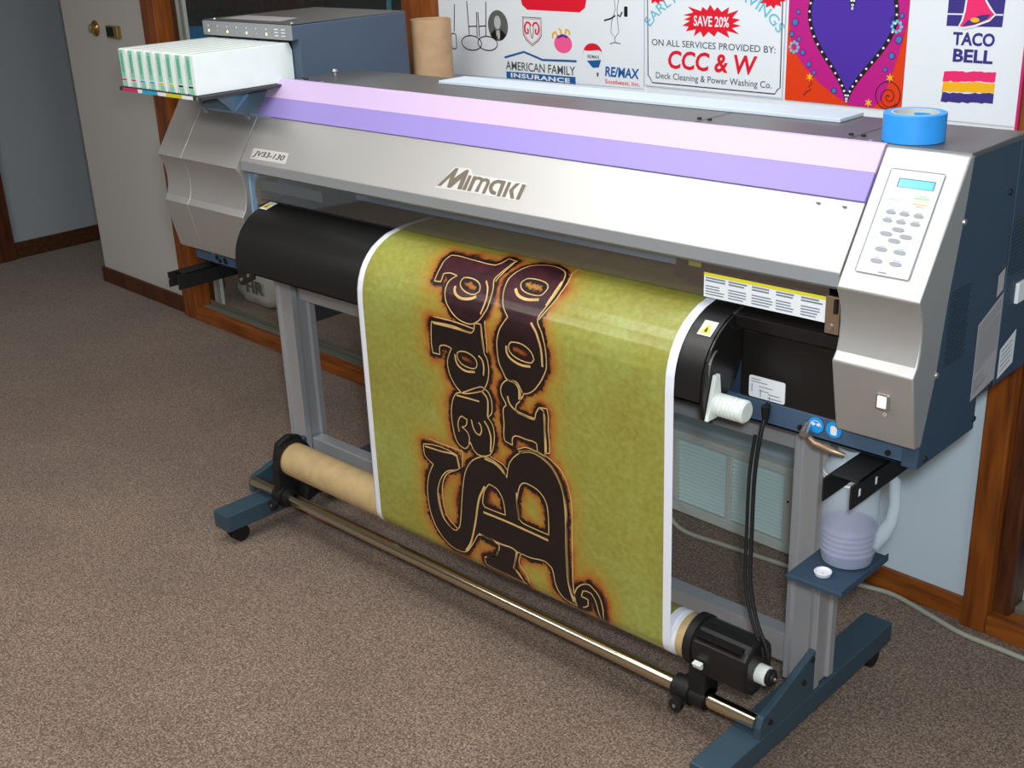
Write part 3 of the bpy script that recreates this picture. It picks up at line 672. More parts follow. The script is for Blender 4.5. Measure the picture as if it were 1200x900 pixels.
# maker's wordmark: (x, t) outlines on the sloping lid
WM = [[(-1.9538,0.801),(-1.9176,0.619),(-1.9083,0.618),(-1.9114,0.711),(-1.8844,0.619),(-1.8754,0.620),(-1.8762,0.797),(-1.8899,0.799),(-1.8896,0.706),(-1.9103,0.799),(-1.9220,0.800),(-1.9230,0.753),(-1.9238,0.706),(-1.9421,0.798)],
[(-1.8745,0.799),(-1.8633,0.797),(-1.8615,0.662),(-1.8706,0.663)],
[(-1.8586,0.799),(-1.8478,0.799),(-1.8465,0.705),(-1.8428,0.690),(-1.8349,0.686),(-1.8314,0.698),(-1.8364,0.794),(-1.8258,0.794),(-1.8246,0.711),(-1.8211,0.694),(-1.8146,0.691),(-1.8116,0.703),(-1.8138,0.799),(-1.8043,0.799),(-1.8020,0.695),(-1.8063,0.672),(-1.8167,0.663),(-1.8242,0.671),(-1.8307,0.664),(-1.8396,0.660),(-1.8457,0.668),(-1.8465,0.661),(-1.8563,0.663)],
[(-1.7999,0.740),(-1.8000,0.707),(-1.7928,0.676),(-1.7812,0.659),(-1.7585,0.661),(-1.7593,0.800),(-1.7693,0.800),(-1.7699,0.691),(-1.7804,0.687),(-1.7879,0.704),(-1.7895,0.735),(-1.7849,0.756),(-1.7737,0.766),(-1.7739,0.793),(-1.7865,0.791),(-1.7944,0.772)],
[(-1.7540,0.799),(-1.7442,0.796),(-1.7424,0.664),(-1.7521,0.664)],
[(-1.7405,0.734),(-1.7300,0.667),(-1.7177,0.658),(-1.7296,0.724),(-1.7185,0.796),(-1.7289,0.798)],
[(-1.7137,0.798),(-1.7032,0.797),(-1.7003,0.664),(-1.7110,0.663)],
[(-1.9617,0.821),(-1.9527,0.798),(-1.9212,0.610),(-1.8725,0.604),(-1.8609,0.649),(-1.8045,0.649),(-1.6983,0.651),(-1.6999,0.808),(-1.8401,0.810)]]
build('logo_plate', fill([WM[-1]], SL(.0006)), 'plate', lid)
mb = MB()
for g in WM[:-1]: fill([g], SL(.0012), mb)
build('logo_lettering', mb, 'logo_taupe', lid)
build('model_plate', fill([[(-2.658, .865), (-2.658, .750), (-2.508, .743), (-2.505, .858)]], SL(.0006)), 'plate', lid)
build('model_lettering', text('JV33-130', (-2.650, .845, -2.517, .772), SL(.0012), bold=.012, shear=.3), 'jv_ink', lid)
build('lid_note', text('OPEN', (-2.66, .445, -2.62, .43), SL(.0008)) if 0 else ribbon([(-2.668, .43), (-2.632, .43)], .006, SL(.0008)), 'ink_grey', lid)
# interior seen under the lid
itn = build('inner_back', MB().box(LX0, LX1, 1.985, 1.99, .93, 1.23), 'dark_inside', PR)
build('platen', MB().prism([(1.80, .925), (1.80, .931), (1.86, .9405), (1.985, .942), (1.985, .935), (1.86, .93)], LX0+.02, LX1-.005, 'x'), 'platen', PR, smooth=30)
build('y_rail', MB().box(LX0+.02, LX1-.03, 1.895, 1.985, 1.03, 1.10), 'alu_dark', PR, bevel=.003)
build('blue_rail', MB().box(-2.30, -1.32, 1.835, 1.85, .988, 1.010), 'blue_light', PR, bevel=.001)
rp = None
for i in range(12):
    x = -2.24+i*.075
    if rp is None: rp = build('pinch_clip', MB().prism([(1.826, 1.004), (1.833, 1.020), (1.86, 1.020), (1.86, 1.010), (1.836, 1.006)], x, x+.036, 'x'), 'alu_dark', PR); x0_ = x
    else:
        c_ = rp.copy(); C.objects.link(c_); c_.parent = PR; c_.location = (x-x0_, 0, 0)
build('carriage', MB().box(-1.33, -1.18, 1.83, 1.96, .965, 1.02).box(-1.30, -1.24, 1.82, 1.83, .96, 1.0), 'black', PR, bevel=.004)
build('carriage_label', MB().box(-1.29, -1.262, 1.8185, 1.8195, .998, 1.008), 'yellow', PR)
build('inner_plate', MB().box(-2.665, -2.40, 1.806, 1.809, .972, 1.000), 'steel', PR, bevel=.001)
build('inner_plate_bracket', MB().box(-2.672, -2.655, 1.800, 1.86, .935, 1.0), 'bronze', PR)
build('inner_cheek', MB().prism([(1.795, .76), (1.80, 1.02), (1.98, 1.02), (1.98, .76)], -2.70, -2.694, 'x'), 'blue_light', PR)
build('front_window', MB().prism([(1.800, 1.017), (1.7985, .952), (1.8005, .952), (1.802, 1.017)], LX0+.02, LX1-.03, 'x'), 'smoked', PR)
# warning strip on the window
wl = build('warning_label', MB().box(-1.238, -.984, 1.7955, 1.7965, .952, .999), 'label_white', PR)
WL = lambda a, b: Vector((a, 1.7950, b))
build('yellow_bar', fill([[(-1.238, .993), (-.984, .993), (-.984, .9995), (-1.238, .9995)]], WL), 'yellow', wl)
mb = MB(); rl = random.Random(2)
for c_ in range(5):
    a0 = -1.234+c_*.0505
    for r_ in range(7):
        if r_ == 2: continue
        ribbon([(a0, .9895-r_*.0052), (a0+.030+.014*rl.random(), .9895-r_*.0052)], .0022 if r_ > 1 else .0030, WL, mb=mb)
build('print_lines', mb, 'ink_grey', wl)
build('hinge_bracket', MB().box(-.982, -.955, 1.792, 1.797, .935, 1.003), 'bronze', PR, bevel=.001)
build('screw', MB().lathe([(-.003, .006), (0, .006)], (-.972, 1.792, .948), 'y', 12), 'steel', PR)
build('latch_pin', MB().box(-.963, -.957, 1.785, 1.793, .975, 1.0), 'rubber', PR)

# black curved paper guide
PROF = [(1.95, .945), (1.90, .944), (1.86, .943), (1.827, .938), (1.797, .932), (1.773, .922), (1.752, .910), (1.736, .896), (1.722, .880), (1.711, .862), (1.703, .842), (1.698, .820), (1.696, .79)]
def offs(P, d):
    out = []
    for i, p in enumerate(P):
        a = Vector(P[max(i-1, 0)]); b = Vector(P[min(i+1, len(P)-1)]); t = (b-a).normalized(); n = Vector((-t.y, t.x))
        if n.x > 0: n = -n
        n = Vector((t.y, -t.x)) if (Vector((t.y, -t.x)).x < 0 or Vector((t.y, -t.x)).y > 0) else Vector((-t.y, t.x))
        out.append((p[0]+n.x*d, p[1]+n.y*d))
    return out
GX0, GX1 = -2.655, -1.175
go = offs(PROF[3:], -.0015); gi = offs(PROF[3:], -.006)
build('paper_guide', MB().prism([*go, (1.6975, .782), (1.7025, .782), *gi[::-1]], GX0, GX1, 'x'), 'black', PR, smooth=35)
epl = [*offs(PROF[3:], -.004), (1.700, .775), (1.712, .742), (1.728, .732), (1.745, .738), (1.765, .765), (1.81, .80), (1.84, .86), (1.84, .93)]
ep = build('guide_end_plate', MB().prism(epl, GX1, GX1+.006, 'x'), 'black_satin', PR, bevel=.0015)
build('slot', MB().tube([(GX1+.0065, 1.745+.03*math.cos(a), .825+.05*math.sin(a)) for a in [math.radians(100+8*i) for i in range(10)]], .0022, 6), 'steel', ep)
build('screw', MB().lathe([(.006, .004), (.009, .003)], (GX1, 1.728, .752), 'x', 10), 'steel', ep)
lp = build('guide_end_plate', MB().prism([(1.708, .79), (1.702, .755), (1.715, .738), (1.735, .735), (1.80, .775), (1.84, .93), *offs(PROF[3:12], -.007)[:0], (1.80, .925), (1.75, .90), (1.715, .86)], GX0-.005, GX0-.001, 'x'), 'black_satin', PR, bevel=.001)
build('foot_tab', MB().prism([(-2.655, .79), (-2.655, .745), (-2.645, .738), (-2.632, .74), (-2.58, .765), (-2.575, .79)], 1.700, 1.704, 'y'), 'black_satin', lp)
for x, z in ((-2.640, .755), (-2.605, .772)): build('screw', MB().lathe([(-.003, .005), (0, .005)], (x, 1.700, z), 'y', 10), 'steel', lp)
def surf(off=0.0, P=None):                                       # (x, distance down the guide) -> point on the paper path
    P = [Vector(p) for p in (P or PATH)]; L = [0]
    for a, b in zip(P[:-1], P[1:]): L.append(L[-1]+(b-a).length)
    def f(x, t):
        i = max(j for j in range(len(P)-1) if L[j] <= max(t, 0)) if t > 0 else 0
        a, b = P[i], P[i+1]; d = (b-a).normalized(); n = Vector((d.y, -d.x))
        q = a+d*(t-L[i])+n*off
        return Vector((x, q.x, q.y))
    return f
PATH = PROF+[(1.696, .40), (1.696, CZ+.004)]
cx_, cy_, r_ = CY, CZ, CR+.0012
PATH += [(CY-(CY-1.696)*math.cos(a), CZ-(CY-1.696)*math.sin(a)) for a in [math.radians(10*i) for i in range(1, 35)]]
# outward normal points forward/up along the whole path
SURF = surf(.0)
def warn(x0, x1, t0, t1, par):
    f = surf(.0004, PATH); f3 = surf(.0009, PATH)
    s_ = build('warning_sticker', ribbon([(x0, (t0+t1)/2), (x1, (t0+t1)/2)], t1-t0, f), 'label_white', par)
    xc = (x0+x1)/2; h = (t1-t0)
    build('yellow_triangle', fill([[(xc-h*.36, t1-h*.14), (xc+h*.36, t1-h*.14), (xc, t0+h*.16)]], f3), 'yellow', s_)
    build('flame_mark', fill([[(xc-h*.10, t1-h*.22), (xc+h*.10, t1-h*.22), (xc+h*.05, t0+h*.55), (xc, t0+h*.42), (xc-h*.06, t0+h*.58)]], surf(.0013, PATH)), 'ink_dark', s_)
    return s_
warn(-1.212, -1.182, .188, .222, PR)
warn(-2.650, -2.618, .125, .165, PR)
# front heater panel right of the guide
hp_ = build('heater_panel', MB().box(-1.168, -.955, 1.826, 1.832, .757, .893).prism([(1.80, .905), (1.795, .93), (1.84, .941), (1.86, .941), (1.86, .90), (1.83, .890)], -1.168, -.955, 'x'), 'black_satin', PR, bevel=.002)
cl = build('circuit_label', MB().prism(rrect(-1.150, -1.072, .763, .806, .004), 1.8245, 1.826, 'y'), 'label_white', hp_)
mb = MB(); F_ = lambda a, b: Vector((a, 1.8240, b))
for i, (a, b, l) in enumerate([(-1.145, .800, .020), (-1.145, .795, .035), (-1.128, .787, .030), (-1.128, .779, .022), (-1.108, .775, .025), (-1.108, .768, .030)]): ribbon([(a, b), (a+l, b)], .0016, F_, mb=mb)
for a, b in ((-1.143, .790), (-1.124, .782), (-1.104, .772)): ribbon([(a, b), (a, b-.016)], .0016, F_, mb=mb)
build('print_lines', mb, 'ink_grey', cl)
# ribbed white end plug
kb = build('ribbed_knob', MB().lathe([(0, .022), (.010, .022)]+sum([[(.010+.008*i, .022), (.0115+.008*i, .019), (.0145+.008*i, .019), (.016+.008*i, .022)] for i in range(6)], [])+[(.066, .022), (.070, .018), (.071, .0)][:2], (-1.165, 1.735, .772), 'x', 28), 'white_plastic', PR, smooth=25)
build('knob_bracket', MB().prism([(1.705, .745), (1.752, .745), (1.742, .83), (1.728, .83)], -1.168, -1.160, 'x'), 'white_plastic', kb, bevel=.001)
for i in range(3): pass
# waste outlet and blue round stickers
for i, x in enumerate((-1.003, -.967)):
    s_ = build('round_sticker', MB().lathe([(-.0015, .0155), (0, .0155)], (x, 1.8235, .742), 'y', 24), 'sticker_blue', PR)
    f_ = lambda a, b: Vector((a, 1.8215, b))
    if i == 0: mb = fill([ell(x-.005, .744, .004, .003, 10)], f_, fill([ell(x+.005, .744, .004, .003, 10)], f_)); ribbon(ell(x, .741, .011, .010, 16)[:9], .0012, f_, mb=mb)
    else: mb = fill([rrect(x-.006, x+.007, .732, .750, .004)], f_)
    build('pictogram', mb, 'label_white', s_)
build('drain_lever', MB().tube([(-1.018, 1.815, .722), (-.99, 1.80, .716), (-.955, 1.80, .712), (-.935, 1.81, .705)], [.005, .0065, .0065, .004], 12), 'bronze', PR, smooth=50)
build('lever_pivot', MB().tube([(-1.02, 1.824, .737), (-1.015, 1.80, .728)], .008, 12), 'steel', PR, smooth=50)
for x in (-1.035, -1.16, -1.25, -.86, -2.93, -2.90): build('screw', MB().lathe([(-.004, .0055), (0, .0055)], (x, 1.824, .728), 'y', 10), 'rubber', PR)

# end covers
NOSE = [(1.763, 1.031), (1.772, 1.014), (1.780, .992), (1.7835, .965), (1.782, .938), (1.776, .915), (1.764, .900), (1.779, .83), (1.795, .760)]
def cover(x0, x1, top, back=None):
    return MB().prism([*top, *NOSE, (1.83, .760)] + (back or [(1.90, 1.0), (1.93, 1.236)]), x0, x1, 'x')
rc = build('right_end_cover', MB().prism([(1.905, 1.244), *NOSE, (1.820, .757), (1.853, .875), (1.875, 1.015), (1.902, 1.136), (1.921, 1.2445)], -.949, XR, 'x'), 'silver', PR, smooth=24, bevel=.003)
build('cover_edge', MB().box(-.9515, -.9485, 1.80, 1.92, .76, 1.02), 'rubber', rc)
lc = build('left_end_cover', MB().prism([sl(.40), sl(1), *NOSE, (1.83, .760), (1.87, .78), (1.87, 1.0)], -2.965, -2.698, 'x'), 'silver', PR, smooth=24, bevel=.0008)
lo = build('left_outer_cover', MB().prism([sl(.08), *NOSE, (1.83, .760), (2.05, .776), (2.05, 1.2)], XL, -2.966, 'x'), 'silver', PR, smooth=24, bevel=.001)
for x in (-2.935, -2.735): build('screw', MB().lathe([(0, .009), (.002, .009), (.004, .006)], tuple(SL(.003)(x, .445)), 'y', 14), 'steel', lc, smooth=30)
build('neck_panel', MB().prism([(1.846, 1.160), (1.925, 1.225), (2.02, 1.225), (2.02, 1.0), (1.87, 1.0)], -2.965, -2.64, 'x'), 'neck', PR, bevel=.001)
build('neck_gusset', MB().prism([(1.858, 1.150), (1.80, 1.222), (1.92, 1.222)], -2.80, -2.795, 'x').add([(-2.80, 1.845, 1.158), (-2.86, 1.80, 1.224), (-2.74, 1.80, 1.224), (-2.80, 1.925, 1.224)], [(0, 2, 1), (0, 1, 3), (0, 3, 2), (1, 2, 3)]), 'blue_light', PR)
build('left_underside_screw', MB().lathe([(-.005, .008), (0, .008)], (-2.955, 1.824, .75), 'y', 12), 'steel', PR)
for x in (-2.945, -2.905): build('screw', MB().lathe([(-.003, .006), (0, .006)], (x, 1.824, .735), 'y', 10), 'rubber', PR)
# control panel on the right cover
cpn = build('control_panel', MB().add(*(lambda P: ([SL(.0016)(*p) for p in P]+[SL(0)(*p) for p in P], [tuple(range(len(P))), tuple(range(len(P), 2*len(P)))[::-1]]+[(i, len(P)+i, len(P)+(i+1) % len(P), (i+1) % len(P)) for i in range(len(P))]))([(a, b) for a, b in [(-.922, .15), (-.833, .15), (-.831, .152), (-.831, .862), (-.8335, .87), (-.9235, .87), (-.9255, .862), (-.9255, .152)]])), 'panel_inset', PR)
build('panel_border', ribbon([(a, b*LEN) for a, b in [(-.922, .15), (-.833, .15), (-.831, .158), (-.831, .862), (-.8335, .87), (-.9235, .87), (-.9255, .862), (-.9255, .158)]], .0016, lambda a, b: SL(.0022)(a, b/LEN), True), 'ink_grey', cpn)
def chip(nm, a0, a1, b0, b1, h, m, par, r=0):
    if r:
        k = .30; R_ = [(a0+r, b0), (a1-r, b0), (a1-r*.3, b0+(b1-b0)*.18), (a1, (b0+b1)/2), (a1-r*.3, b1-(b1-b0)*.18), (a1-r, b1), (a0+r, b1), (a0+r*.3, b1-(b1-b0)*.18), (a0, (b0+b1)/2), (a0+r*.3, b0+(b1-b0)*.18)]
    else: R_ = [(a0, b0), (a1, b0), (a1, b1), (a0, b1)]
    n = len(R_)
    return build(nm, MB().add([SL(h)(*p) for p in R_]+[SL(.001)(*p) for p in R_], [tuple(range(n)), tuple(range(n, 2*n))[::-1]]+[(i, n+i, n+(i+1) % n, (i+1) % n) for i in range(n)]), m, par)
chip('display_bezel', -.906, -.842, .208, .270, .0022, 'ink_dark', cpn); chip('display', -.904, -.843, .214, .269, .0028, 'lcd', cpn)
chip('green_mark', -.868, -.843, .325, .335, .0022, 'led_green', cpn); chip('orange_mark', -.868, -.843, .365, .375, .0022, 'led_orange', cpn)
for a, b in ((-.900, .446), (-.876, .447), (-.851, .448), (-.901, .502), (-.877, .503), (-.852, .504)): chip('button', a-.0088, a+.0088, b-.012, b+.012, .0034, 'btn', cpn, .004)
for a, b in ((-.877, .555), (-.895, .592), (-.860, .595), (-.877, .632), (-.894, .700), (-.861, .702), (-.895, .780), (-.861, .782)): chip('button', a-.011, a+.011, b-.014, b+.014, .0034, 'btn', cpn, .005)
mb = MB()
for a, b in ((-.900, .427), (-.876, .428), (-.851, .429), (-.901, .483), (-.877, .484), (-.852, .485), (-.894, .677), (-.861, .679), (-.895, .757), (-.861, .759), (-.855, .316), (-.855, .385)): ribbon([(a-.006, b), (a+.006, b)], .004, SL(.0022), mb=mb)
ribbon([(-.886, .851), (-.870, .851)], .008, SL(.0022), mb=mb)
for i in range(5): ribbon([(-.910+i*.004, .3595), (-.908+i*.004, .3595)], .006, SL(.0022), mb=mb)
build('panel_print', mb, 'ink_grey', cpn)
# power switch on the lower right cover
pb = build('power_switch', MB().box(-.866, -.842, 1.770, 1.785, .828, .858), 'steel', PR, bevel=.002)
build('power_lamp', MB().box(-.862, -.846, 1.7685, 1.771, .833, .854), 'lamp_on', pb, bevel=.001)
build('power_mark', ribbon(ell(-.852, .818, .0028, .0028, 10), .001, lambda a, b: Vector((a, 1.780-.0, b)), True), 'label_white', pb)

# blue side panel
sp_ = build('side_panel', MB().prism([(1.915, 1.242), (2.142, 1.242), (2.352, 1.082), (2.352, .776), (2.045, .776), (2.045, .713), (1.816, .713), (1.822, .80), (1.855, .90), (1.87, 1.0), (1.895, 1.13)], -.832, -.8025, 'x'), 'blue_dark', PR, bevel=.002)
SX = lambda d: (lambda a, b: Vector((-.8025+d, a, b)))
build('panel_seam', MB().box(-.803, -.8015, 2.115, 2.117, .776, 1.24), 'blue', sp_)
mb = MB()
for i in range(9):
    for j in range(22):
        y = 1.886+i*.0088+(.0044 if j % 2 else 0); z = .885+j*.0062
        if z > .86+(y-1.875)*1.6+.14 or 0: continue
        fill([ell(y, z, .0026, .0022, 6)], SX(.0004), mb)
vt = build('vent_holes', mb, 'rubber', sp_); vt['kind'] = 'stuff'
mb = MB()
for i in range(12):
    for j in range(14): fill([ell(2.11+i*.009+(.0045 if j % 2 else 0), .99+j*.0075, .0026, .0022, 6)], SX(.0004), mb)
vt = build('vent_holes', mb, 'rubber', sp_); vt['kind'] = 'stuff'
for y, z in ((1.902, 1.136), (1.853, .880)): build('screw', MB().lathe([(0, .006), (.003, .005)], (-.800, y, z), 'x', 12), 'steel', sp_)
for y, z in ((1.845, .725), (2.10, .785), (2.04, .735), (2.09, 1.15)): build('screw', MB().lathe([(0, .006), (.003, .005)], (-.8025, y, z), 'x', 12), 'rubber', sp_)
def slabel(pts, m='label_grey'): return build('side_label', fill([pts], SX(.0006)), m, sp_)
l1 = slabel([(2.013, .765+.012), (2.113, .792), (2.113, .962), (2.013, .925)])
mb = MB(); 
for i in range(26):
    z = .918-i*.0052
    if 17 < i < 20: continue
    ribbon([(2.019, z), (2.019+(.088 if i < 18 else .03+.03*rl.random()), z+(.035 if i < 4 else .030)*(.9 if i < 18 else .4))], .0018, SX(.0009), mb=mb)
build('print_lines', mb, 'ink_grey', l1)
l2 = slabel([(2.128, .785), (2.196, .800), (2.196, .868), (2.128, .845)], 'label_white')
mb = MB(); [ribbon([(2.136, .838-i*.010), (2.182, .850-i*.010)], .0022, SX(.0009), mb=mb) for i in range(5)]
build('print_lines', mb, 'ink_grey', l2)
slabel([(2.080, .958), (2.108, .968), (2.108, 1.010), (2.080, 1.000)], 'label_grey')
build('white_tab', MB().box(-.8025, -.795, 2.165, 2.20, .925, .965), 'label_white', sp_, bevel=.002)
# black fork brackets under the body
def fork(x0, x1):
    return build('fork_bracket', MB().box(x0, x0+.004, 1.715, 1.93, .655, .700).box(x1-.004, x1, 1.715, 1.93, .655, .700).box(x0, x1, 1.74, 1.93, .696, .700), 'rubber', PR, bevel=.001)
fk = fork(-.925, -.868)
for y in (1.74, 1.80): build('slot', MB().box(-.8682, -.8675, y, y+.006, .672, .686), 'label_white', fk)
fk2 = fork(-3.045, -2.99)
build('pin', MB().lathe([(-.002, .004), (0, .004)], (-3.043, 1.716, .68), 'y', 8), 'steel', fk2)

# cartridge unit at the top left
dm('slate_blue', srgb(74, 90, 108), .5, .1)
cb = build('cartridge_housing', MB().prism([(1.955, 1.19), (1.955, 1.342), (1.935, 1.342), (1.935, 1.380), (2.33, 1.382), (2.335, 1.19)], -3.035, -2.628, 'x'), 'slate_blue', PR, bevel=.003)
build('housing_top', MB().box(-3.032, -2.631, 1.937, 2.33, 1.3822, 1.3842), 'top_grey', cb)
ls = build('lamp_strip', MB().box(-3.035, -2.628, 1.9325, 1.936, 1.343, 1.381), 'lip_grey', cb, bevel=.001)
FX = lambda a, b: Vector((a, 1.9318, b))
for i, x in enumerate((-3.01, -2.965, -2.92, -2.875, -2.83, -2.785, -2.74)):
    build('lamp', fill([ell(x+.004, 1.355, .0035, .0035, 12)], FX), 'led_on' if i % 2 == 0 else 'label_grey', ls)
    build('lamp', fill([ell(x+.004, 1.368, .0025, .0022, 12)], FX), 'label_white', ls)
mb = MB(); [ribbon([(-2.70+i*.03, z), (-2.683+i*.03, z)], .0028, FX, mb=mb) for i in range(2) for z in (1.353, 1.361, 1.369)]
build('print_lines', mb, 'label_white', ls)
build('top_sticker', fill([[(-2.99, 1.965), (-2.72, 1.965), (-2.76, 2.06), (-3.0, 2.06)]], lambda a, b: Vector((a, b, 1.3848))), 'label_grey', cb)
for x in (-3.0, -2.645): build('screw', MB().lathe([(0, .005), (.003, .004)], (x, 1.95, 1.384), 'z', 10), 'steel', cb)
tr_ = build('cartridge_tray', MB().prism([(1.648, 1.226), (1.648, 1.236), (1.985, 1.236), (1.985, 1.232)], -3.030, -2.642, 'x'), 'ink_dark', PR, bevel=.001)
for i, m_ in enumerate(('tint_pink', 'label_white', 'tint_cyan', 'label_white', 'tint_yellow', 'label_white', 'ink_dark')):
    wds = (.078, .022, .075, .04, .075, .05, .04); a = -3.012+sum(wds[:i])
    build('colour_band', MB().box(a, a+wds[i], 1.6465, 1.6482, 1.2262, 1.235), m_, tr_)
build('tray_screw', MB().lathe([(-.003, .005), (0, .005)], (-2.652, 1.648, 1.230), 'y', 10), 'steel', tr_)
build('slot_divider', MB().box(-3.02, -2.66, 1.95, 1.956, 1.238, 1.342), 'dark_inside', cb)
for x in (-2.60, -2.585): build('screw', MB().lathe([(0, .005), (.004, .004)], (x, 1.935, 1.247), 'z', 10), 'rubber', PR)
build('knob_pin', MB().lathe([(0, .004), (.008, .004), (.010, .008), (.016, .006)], (-2.585, 2.03, 1.247), 'z', 12), 'steel', PR)
# waste tray on the right leg
wt = build('waste_tray', MB().box(-1.016, -.898, 1.765, 1.947, .440, .450).box(-.902, -.898, 1.765, 1.947, .450, .456), 'blue_dark', PR, bevel=.002)
build('tray_bracket', MB().prism([(1.80, .440), (1.94, .440), (1.94, .37), (1.91, .37)], -1.013, -1.004, 'x').box(-1.0165, -1.012, 1.905, 1.985, .36, .440), 'blue', wt)
# ================================================================== THINGS ON THE PRINTER
pitch = .0455
names = [('magenta', 'tint_pink'), ('magenta', 'tint_pink'), ('cyan', 'tint_cyan'), ('cyan', 'tint_cyan'), ('yellow', 'tint_yellow'), ('yellow', 'tint_yellow'), ('black', 'black_ink'), ('black', 'black_ink')]
where = ['leftmost of the row', 'second from the left', 'third from the left, beside the magenta pair', 'fourth from the left, beside the yellow pair', 'fifth from the left, beside the cyan pair', 'sixth from the left, beside the black pair', 'seventh from the left, next to the end one', 'rightmost of the row, its broad side showing']
first = None
for i in range(8):
    x0 = -3.014+i*pitch; x1 = x0+.0365; zt = 1.336
    if first is None:
        r0 = empty('ink_cartridge', (x0+.019, 1.80, 1.237))
        bd = build('cartridge_body', MB().prism([(1.652, 1.2372), (1.652, zt-.002), (1.656, zt), (1.945, zt), (1.953, zt-.02), (1.953, 1.243), (1.94, 1.2372)], x0, x1, 'x'), 'cart', r0, bevel=.0015)
        lb = build('front_label', MB().box(x0+.005, x1-.014, 1.6508, 1.6518, 1.262, zt-.004), 'cart_label', r0)
        g_ = lambda a, b: Vector((a, 1.6504, b))
        mb = MB(); [ribbon([(x0+.010, 1.278+k*.0048), (x0+.0185, 1.278+k*.0048)], .0022, g_, mb=mb) for k in range(10)]
        build('print_marks', mb, mat('label_ink', srgb(60, 140, 120), .5), r0)
        build('lower_label', MB().box(x0+.006, x1-.010, 1.6508, 1.6518, 1.2395, 1.252), 'cart_label', r0)
        build('colour_tag', MB().box(x0+.005, x1-.013, 1.6502, 1.6516, 1.2545, 1.2585), names[0][1], r0)
        r = r0; first = r0
    else:
        r = first.copy(); C.objects.link(r); r.location = first.location+Vector((i*pitch, 0, 0))
        for ch_ in list(first.children):
            c_ = ch_.copy(); C.objects.link(c_); c_.parent = r
            if ch_.name.startswith('colour_tag'):
                c_.data = ch_.data.copy(); c_.data.materials[0] = M[names[i][1]]
    tag(r, 'white ink cartridge with %s tag, %s' % (names[i][0], where[i]), 'ink cartridge', 'ink cartridges standing in the tray')

# roll core that takes up the print
rc_ = empty('cardboard_core', (-1.87, CY, CZ-CR))
build('core_tube', MB().lathe([(-2.565+1.87, CR-.006), (-2.565+1.87, CR), (-1.182+1.87, CR), (-1.182+1.87, CR-.006)], (-1.87, CY, CZ), 'x', 40, False), 'cardboard', rc_, smooth=40)
mb = MB()
build('white_liner', MB().lathe([(0, CR+.0008), (.012, CR+.0008)], (-1.234, CY, CZ), 'x', 40, False), 'label_white', rc_, smooth=40)
for x in (-2.43, -2.33): build('winding_seam', MB().tube([(x+.012*math.sin(math.radians(a)), CY-(CR+.0001)*math.cos(math.radians(a)), CZ+(CR+.0001)*math.sin(math.radians(a))) for a in range(-80, 100, 12)], .0006, 5), 'cardboard_tube', rc_)
tag(rc_, 'tan cardboard core at the foot of the print, clamped on the take-up rod', 'cardboard core')

# ------------------------------------------------------------------ the print
FILLS=[[(467,348),(458,385),(464,427),(466,461),(469,496),(509,493),(503,454),(536,443),(585,448),(557,475),(551,504),(554,530),(570,566),(595,593),(625,616),(675,637),(737,640),(783,616),(808,583),(824,549),(824,498),(814,459),(796,426),(801,392),(808,359),(813,326),(817,292),(767,284),(764,319),(741,347),(606,347)],
[(488,679),(621,671),(741,678),(756,663),(758,636),(797,628),(805,690),(814,754),(830,779),(837,827),(827,882),(803,925),(789,939),(661,981),(626,959),(597,925),(581,888),(579,841),(609,779),(568,774),(535,783),(531,826),(484,828)],
[(661,978),(624,991),(594,1037),(582,1110),(590,1178),(601,1218),(622,1244),(659,1253),(683,1233),(698,1211),(714,1242),(749,1260),(813,1242),(838,1206),(852,1147),(849,1099),(837,1075),(816,1057),(840,1034),(847,1005),(844,965),(828,935),(807,924),(781,920)],
[(915,990),(916,1054),(917,1142),(962,1149),(964,1115),(986,1098),(1045,1098),(1106,1101),(1109,1137),(1154,1147),(1157,1020),(1153,937),(1126,928),(1108,958),(1099,990),(1033,988),(992,980),(993,953),(1020,920),(1018,874),(999,850),(957,844),(922,866),(905,896),(909,928),(934,968)],
[(947,568),(909,529),(892,497),(877,460),(867,402),(876,360),(898,318),(941,282),(1016,267),(1089,287),(1124,329),(1146,409),(1131,487),(1110,547),(1145,594),(1170,655),(1175,734),(1159,775),(1130,821),(1088,866),(1034,887),(1019,861),(999,843),(957,844),(942,844),(921,813),(902,779),(894,729),(895,677),(911,624)],
[(376,1311),(604,1303),(618,1363),(528,1408),(476,1471),(452,1557),(475,1659),(519,1699),(565,1708),(594,1673),(622,1502),(647,1388),(680,1326),(724,1285),(791,1257),(882,1276),(918,1321),(939,1242),(997,1179),(1066,1148),(1144,1159),(1207,1204),(1250,1277),(1267,1369),(1263,1480),(1262,1626),(1276,1734),(1313,1823),(1241,1812),(1196,1766),(1172,1683),(1132,1665),(1042,1679),(966,1678),(940,1770),(1008,1834),(879,1829),(754,1822),(749,1787),(818,1756),(845,1716),(851,1684),(712,1680),(669,1750),(619,1805),(533,1811),(443,1757),(394,1674),(380,1568),(397,1472),(435,1400),(380,1370)],
[(1300,1829),(1297,1778),(1329,1714),(1387,1683),(1437,1716),(1461,1774),(1463,1828),(1442,1830),(1426,1766),(1396,1730),(1360,1732),(1353,1761),(1385,1765),(1382,1797),(1346,1822)]]
